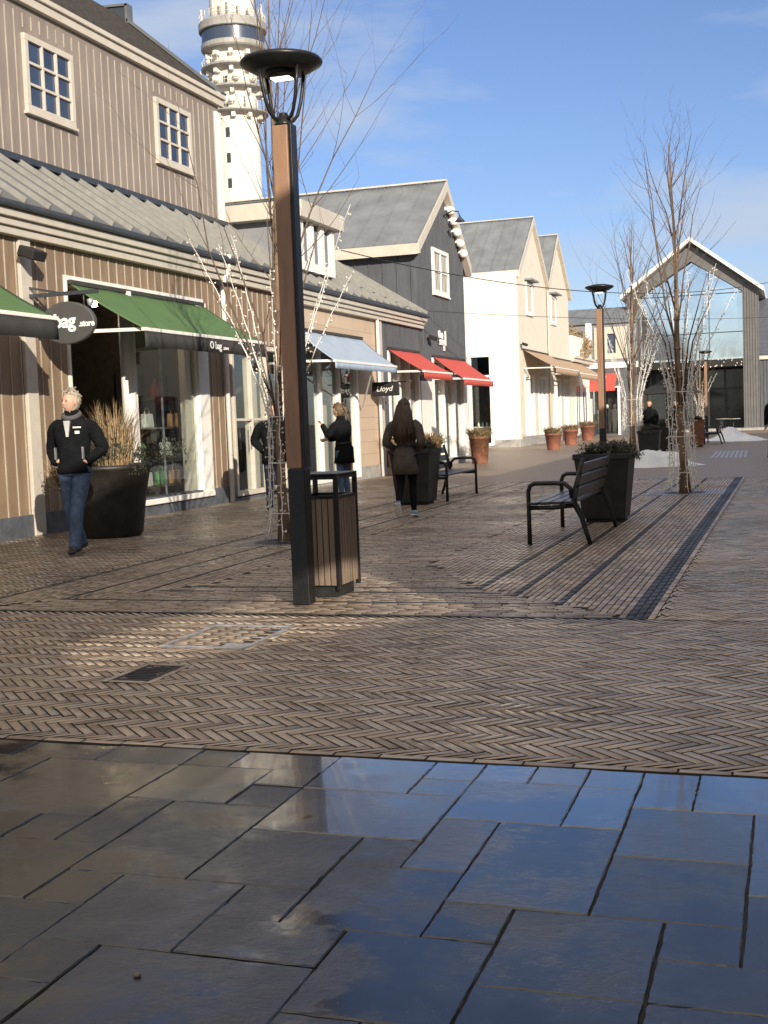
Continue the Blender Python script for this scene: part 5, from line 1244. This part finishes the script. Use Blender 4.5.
# person in black half hidden behind the lamp post and lit tree
person((-8.12, 18.9, 0), face(200), pose(ell=(-.33,-.05,1.15), wrl=(-.185,.08,1.0), elr=(.33,-.05,1.15), wrr=(.185,.08,1.0), pocket=1, knl=(-.09,.08,.5), anl=(-.09,.1,.085), tol=(-.1,.25,.035)),
    'person in a black coat half hidden behind the nearest lamp post', 'hairb', 'jacket', 'jeans', 'shoe', False, .18, scale=1.0, coat_loose=1.15)
# man at right edge
person((-.42, 35.3, 0), face(20), pose(knl=(-.09,.1,.5), anl=(-.09,.18,.085), tol=(-.1,.33,.035)), 'person in dark clothes cut by the right edge of the photo', 'hairb', 'jacket', 'legging', 'shoe', False, .2, scale=1.02)
# far people
person((-4.6, 43.2, 0), face(160), pose(), 'person in black standing behind the planter left of the snow heap', 'hairb', 'jacket', 'legging', 'shoe', False, .2)
person((-4.1, 47.5, 0), face(175), pose(), 'person in black standing beyond the right-hand far planters', 'hairb', 'jacket', 'legging', 'shoe', False, .2)
person((-13.75, 56.9, .07), face(200), pose(), 'person in black standing inside the white house side window', 'hairl', 'jacket', 'legging', 'shoe', False, .2)

# ------------------------------------------------------------------ camera
cd = bpy.data.cameras.new('camera'); cam = bpy.data.objects.new('camera', cd); COL.objects.link(cam); SC.camera = cam
f_px, yaw, pit, rol = 1240., R(18.3), R(4.19), R(2.2)
F = Vector((-math.sin(yaw) * math.cos(pit), math.cos(yaw) * math.cos(pit), -math.sin(pit))); R0 = Vector((math.cos(yaw), math.sin(yaw), 0)); U0 = R0.cross(F)
Rv = R0 * math.cos(rol) - U0 * math.sin(rol); Uv = U0 * math.cos(rol) + R0 * math.sin(rol)
cam.matrix_world = Matrix(((Rv.x, Uv.x, -F.x, 0), (Rv.y, Uv.y, -F.y, 0), (Rv.z, Uv.z, -F.z, 1.4), (0, 0, 0, 1)))
cd.sensor_fit = 'VERTICAL'; cd.sensor_height = 24; cd.lens = 24 * f_px / 1024; cd.clip_end = 4000; cd.clip_start = .05
SC.render.resolution_x = 768; SC.render.resolution_y = 1024

# ------------------------------------------------------------------ sun and sky
SUN = Vector((1., -1.3, .52)).normalized()
sd = bpy.data.lights.new('sun', 'SUN'); sd.energy = 4.1; sd.angle = R(.42); sd.color = (1., .895, .745)
so = bpy.data.objects.new('sun', sd); COL.objects.link(so); so.rotation_euler = SUN.to_track_quat('Z', 'Y').to_euler(); so.location = (30, -20, 30)
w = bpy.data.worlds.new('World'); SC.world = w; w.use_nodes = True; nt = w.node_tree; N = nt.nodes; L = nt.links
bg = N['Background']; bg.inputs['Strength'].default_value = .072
sky = N.new('ShaderNodeTexSky'); sky.sky_type = 'NISHITA'; sky.sun_disc = False
el = math.asin(SUN.z); sky.sun_elevation = el; sky.sun_rotation = math.atan2(SUN.x, SUN.y); sky.air_density = 1.; sky.dust_density = .4; sky.ozone_density = 2.2
# thin cirrus in the sky itself
tc = N.new('ShaderNodeTexCoord'); mp = N.new('ShaderNodeMapping'); mp.inputs['Scale'].default_value = (2.2, 2.2, 9.); mp.inputs['Rotation'].default_value = (.25, .3, .4)
L.new(tc.outputs['Generated'], mp.inputs[0])
nz = N.new('ShaderNodeTexNoise'); nz.inputs['Scale'].default_value = 1.6; nz.inputs['Detail'].default_value = 7; nz.inputs['Roughness'].default_value = .55; L.new(mp.outputs[0], nz.inputs['Vector'])
rp = N.new('ShaderNodeMapRange'); rp.inputs['From Min'].default_value = .46; rp.inputs['From Max'].default_value = .66; rp.inputs['To Max'].default_value = .75; L.new(nz.outputs['Fac'], rp.inputs['Value'])
mx = N.new('ShaderNodeMix'); mx.data_type = 'RGBA'; L.new(rp.outputs[0], mx.inputs['Factor']); st = N.new('ShaderNodeVectorMath'); st.operation = 'MULTIPLY'; st.inputs[1].default_value = (.98, 1.02, 1.30); L.new(sky.outputs[0], st.inputs[0]); L.new(st.outputs[0], mx.inputs['A']); mx.inputs['B'].default_value = (5.2, 5.9, 7.0, 1)
# broken bright cloud added overhead and behind the camera to fill the shade, blue towards the north where the street leads
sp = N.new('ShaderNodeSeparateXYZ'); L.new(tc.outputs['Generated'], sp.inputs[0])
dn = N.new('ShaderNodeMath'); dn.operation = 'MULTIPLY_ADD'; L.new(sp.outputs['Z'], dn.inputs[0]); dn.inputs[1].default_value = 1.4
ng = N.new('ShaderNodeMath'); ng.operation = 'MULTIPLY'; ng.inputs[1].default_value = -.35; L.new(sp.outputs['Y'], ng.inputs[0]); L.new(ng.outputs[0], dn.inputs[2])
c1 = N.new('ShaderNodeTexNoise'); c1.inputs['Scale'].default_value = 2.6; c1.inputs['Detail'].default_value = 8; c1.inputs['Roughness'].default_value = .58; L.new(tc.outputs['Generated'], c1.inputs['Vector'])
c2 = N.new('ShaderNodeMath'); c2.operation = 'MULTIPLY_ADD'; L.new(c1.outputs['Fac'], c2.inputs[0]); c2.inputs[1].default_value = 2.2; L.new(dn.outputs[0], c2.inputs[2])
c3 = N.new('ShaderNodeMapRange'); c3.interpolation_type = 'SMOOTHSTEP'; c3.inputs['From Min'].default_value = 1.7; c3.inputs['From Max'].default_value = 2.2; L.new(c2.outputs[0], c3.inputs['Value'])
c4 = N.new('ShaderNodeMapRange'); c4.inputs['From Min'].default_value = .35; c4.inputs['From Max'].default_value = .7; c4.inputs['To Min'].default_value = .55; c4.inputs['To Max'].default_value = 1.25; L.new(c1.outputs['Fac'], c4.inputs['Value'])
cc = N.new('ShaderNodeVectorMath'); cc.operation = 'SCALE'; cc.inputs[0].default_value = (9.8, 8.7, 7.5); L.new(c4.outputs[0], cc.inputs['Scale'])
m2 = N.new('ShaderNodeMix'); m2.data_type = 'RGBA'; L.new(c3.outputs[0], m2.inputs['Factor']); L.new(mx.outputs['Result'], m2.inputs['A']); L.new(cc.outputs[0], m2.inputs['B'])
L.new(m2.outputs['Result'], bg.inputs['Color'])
SC.view_settings.view_transform = 'Standard'; SC.view_settings.look = 'None'; SC.view_settings.gamma = 1; SC.view_settings.exposure = .6
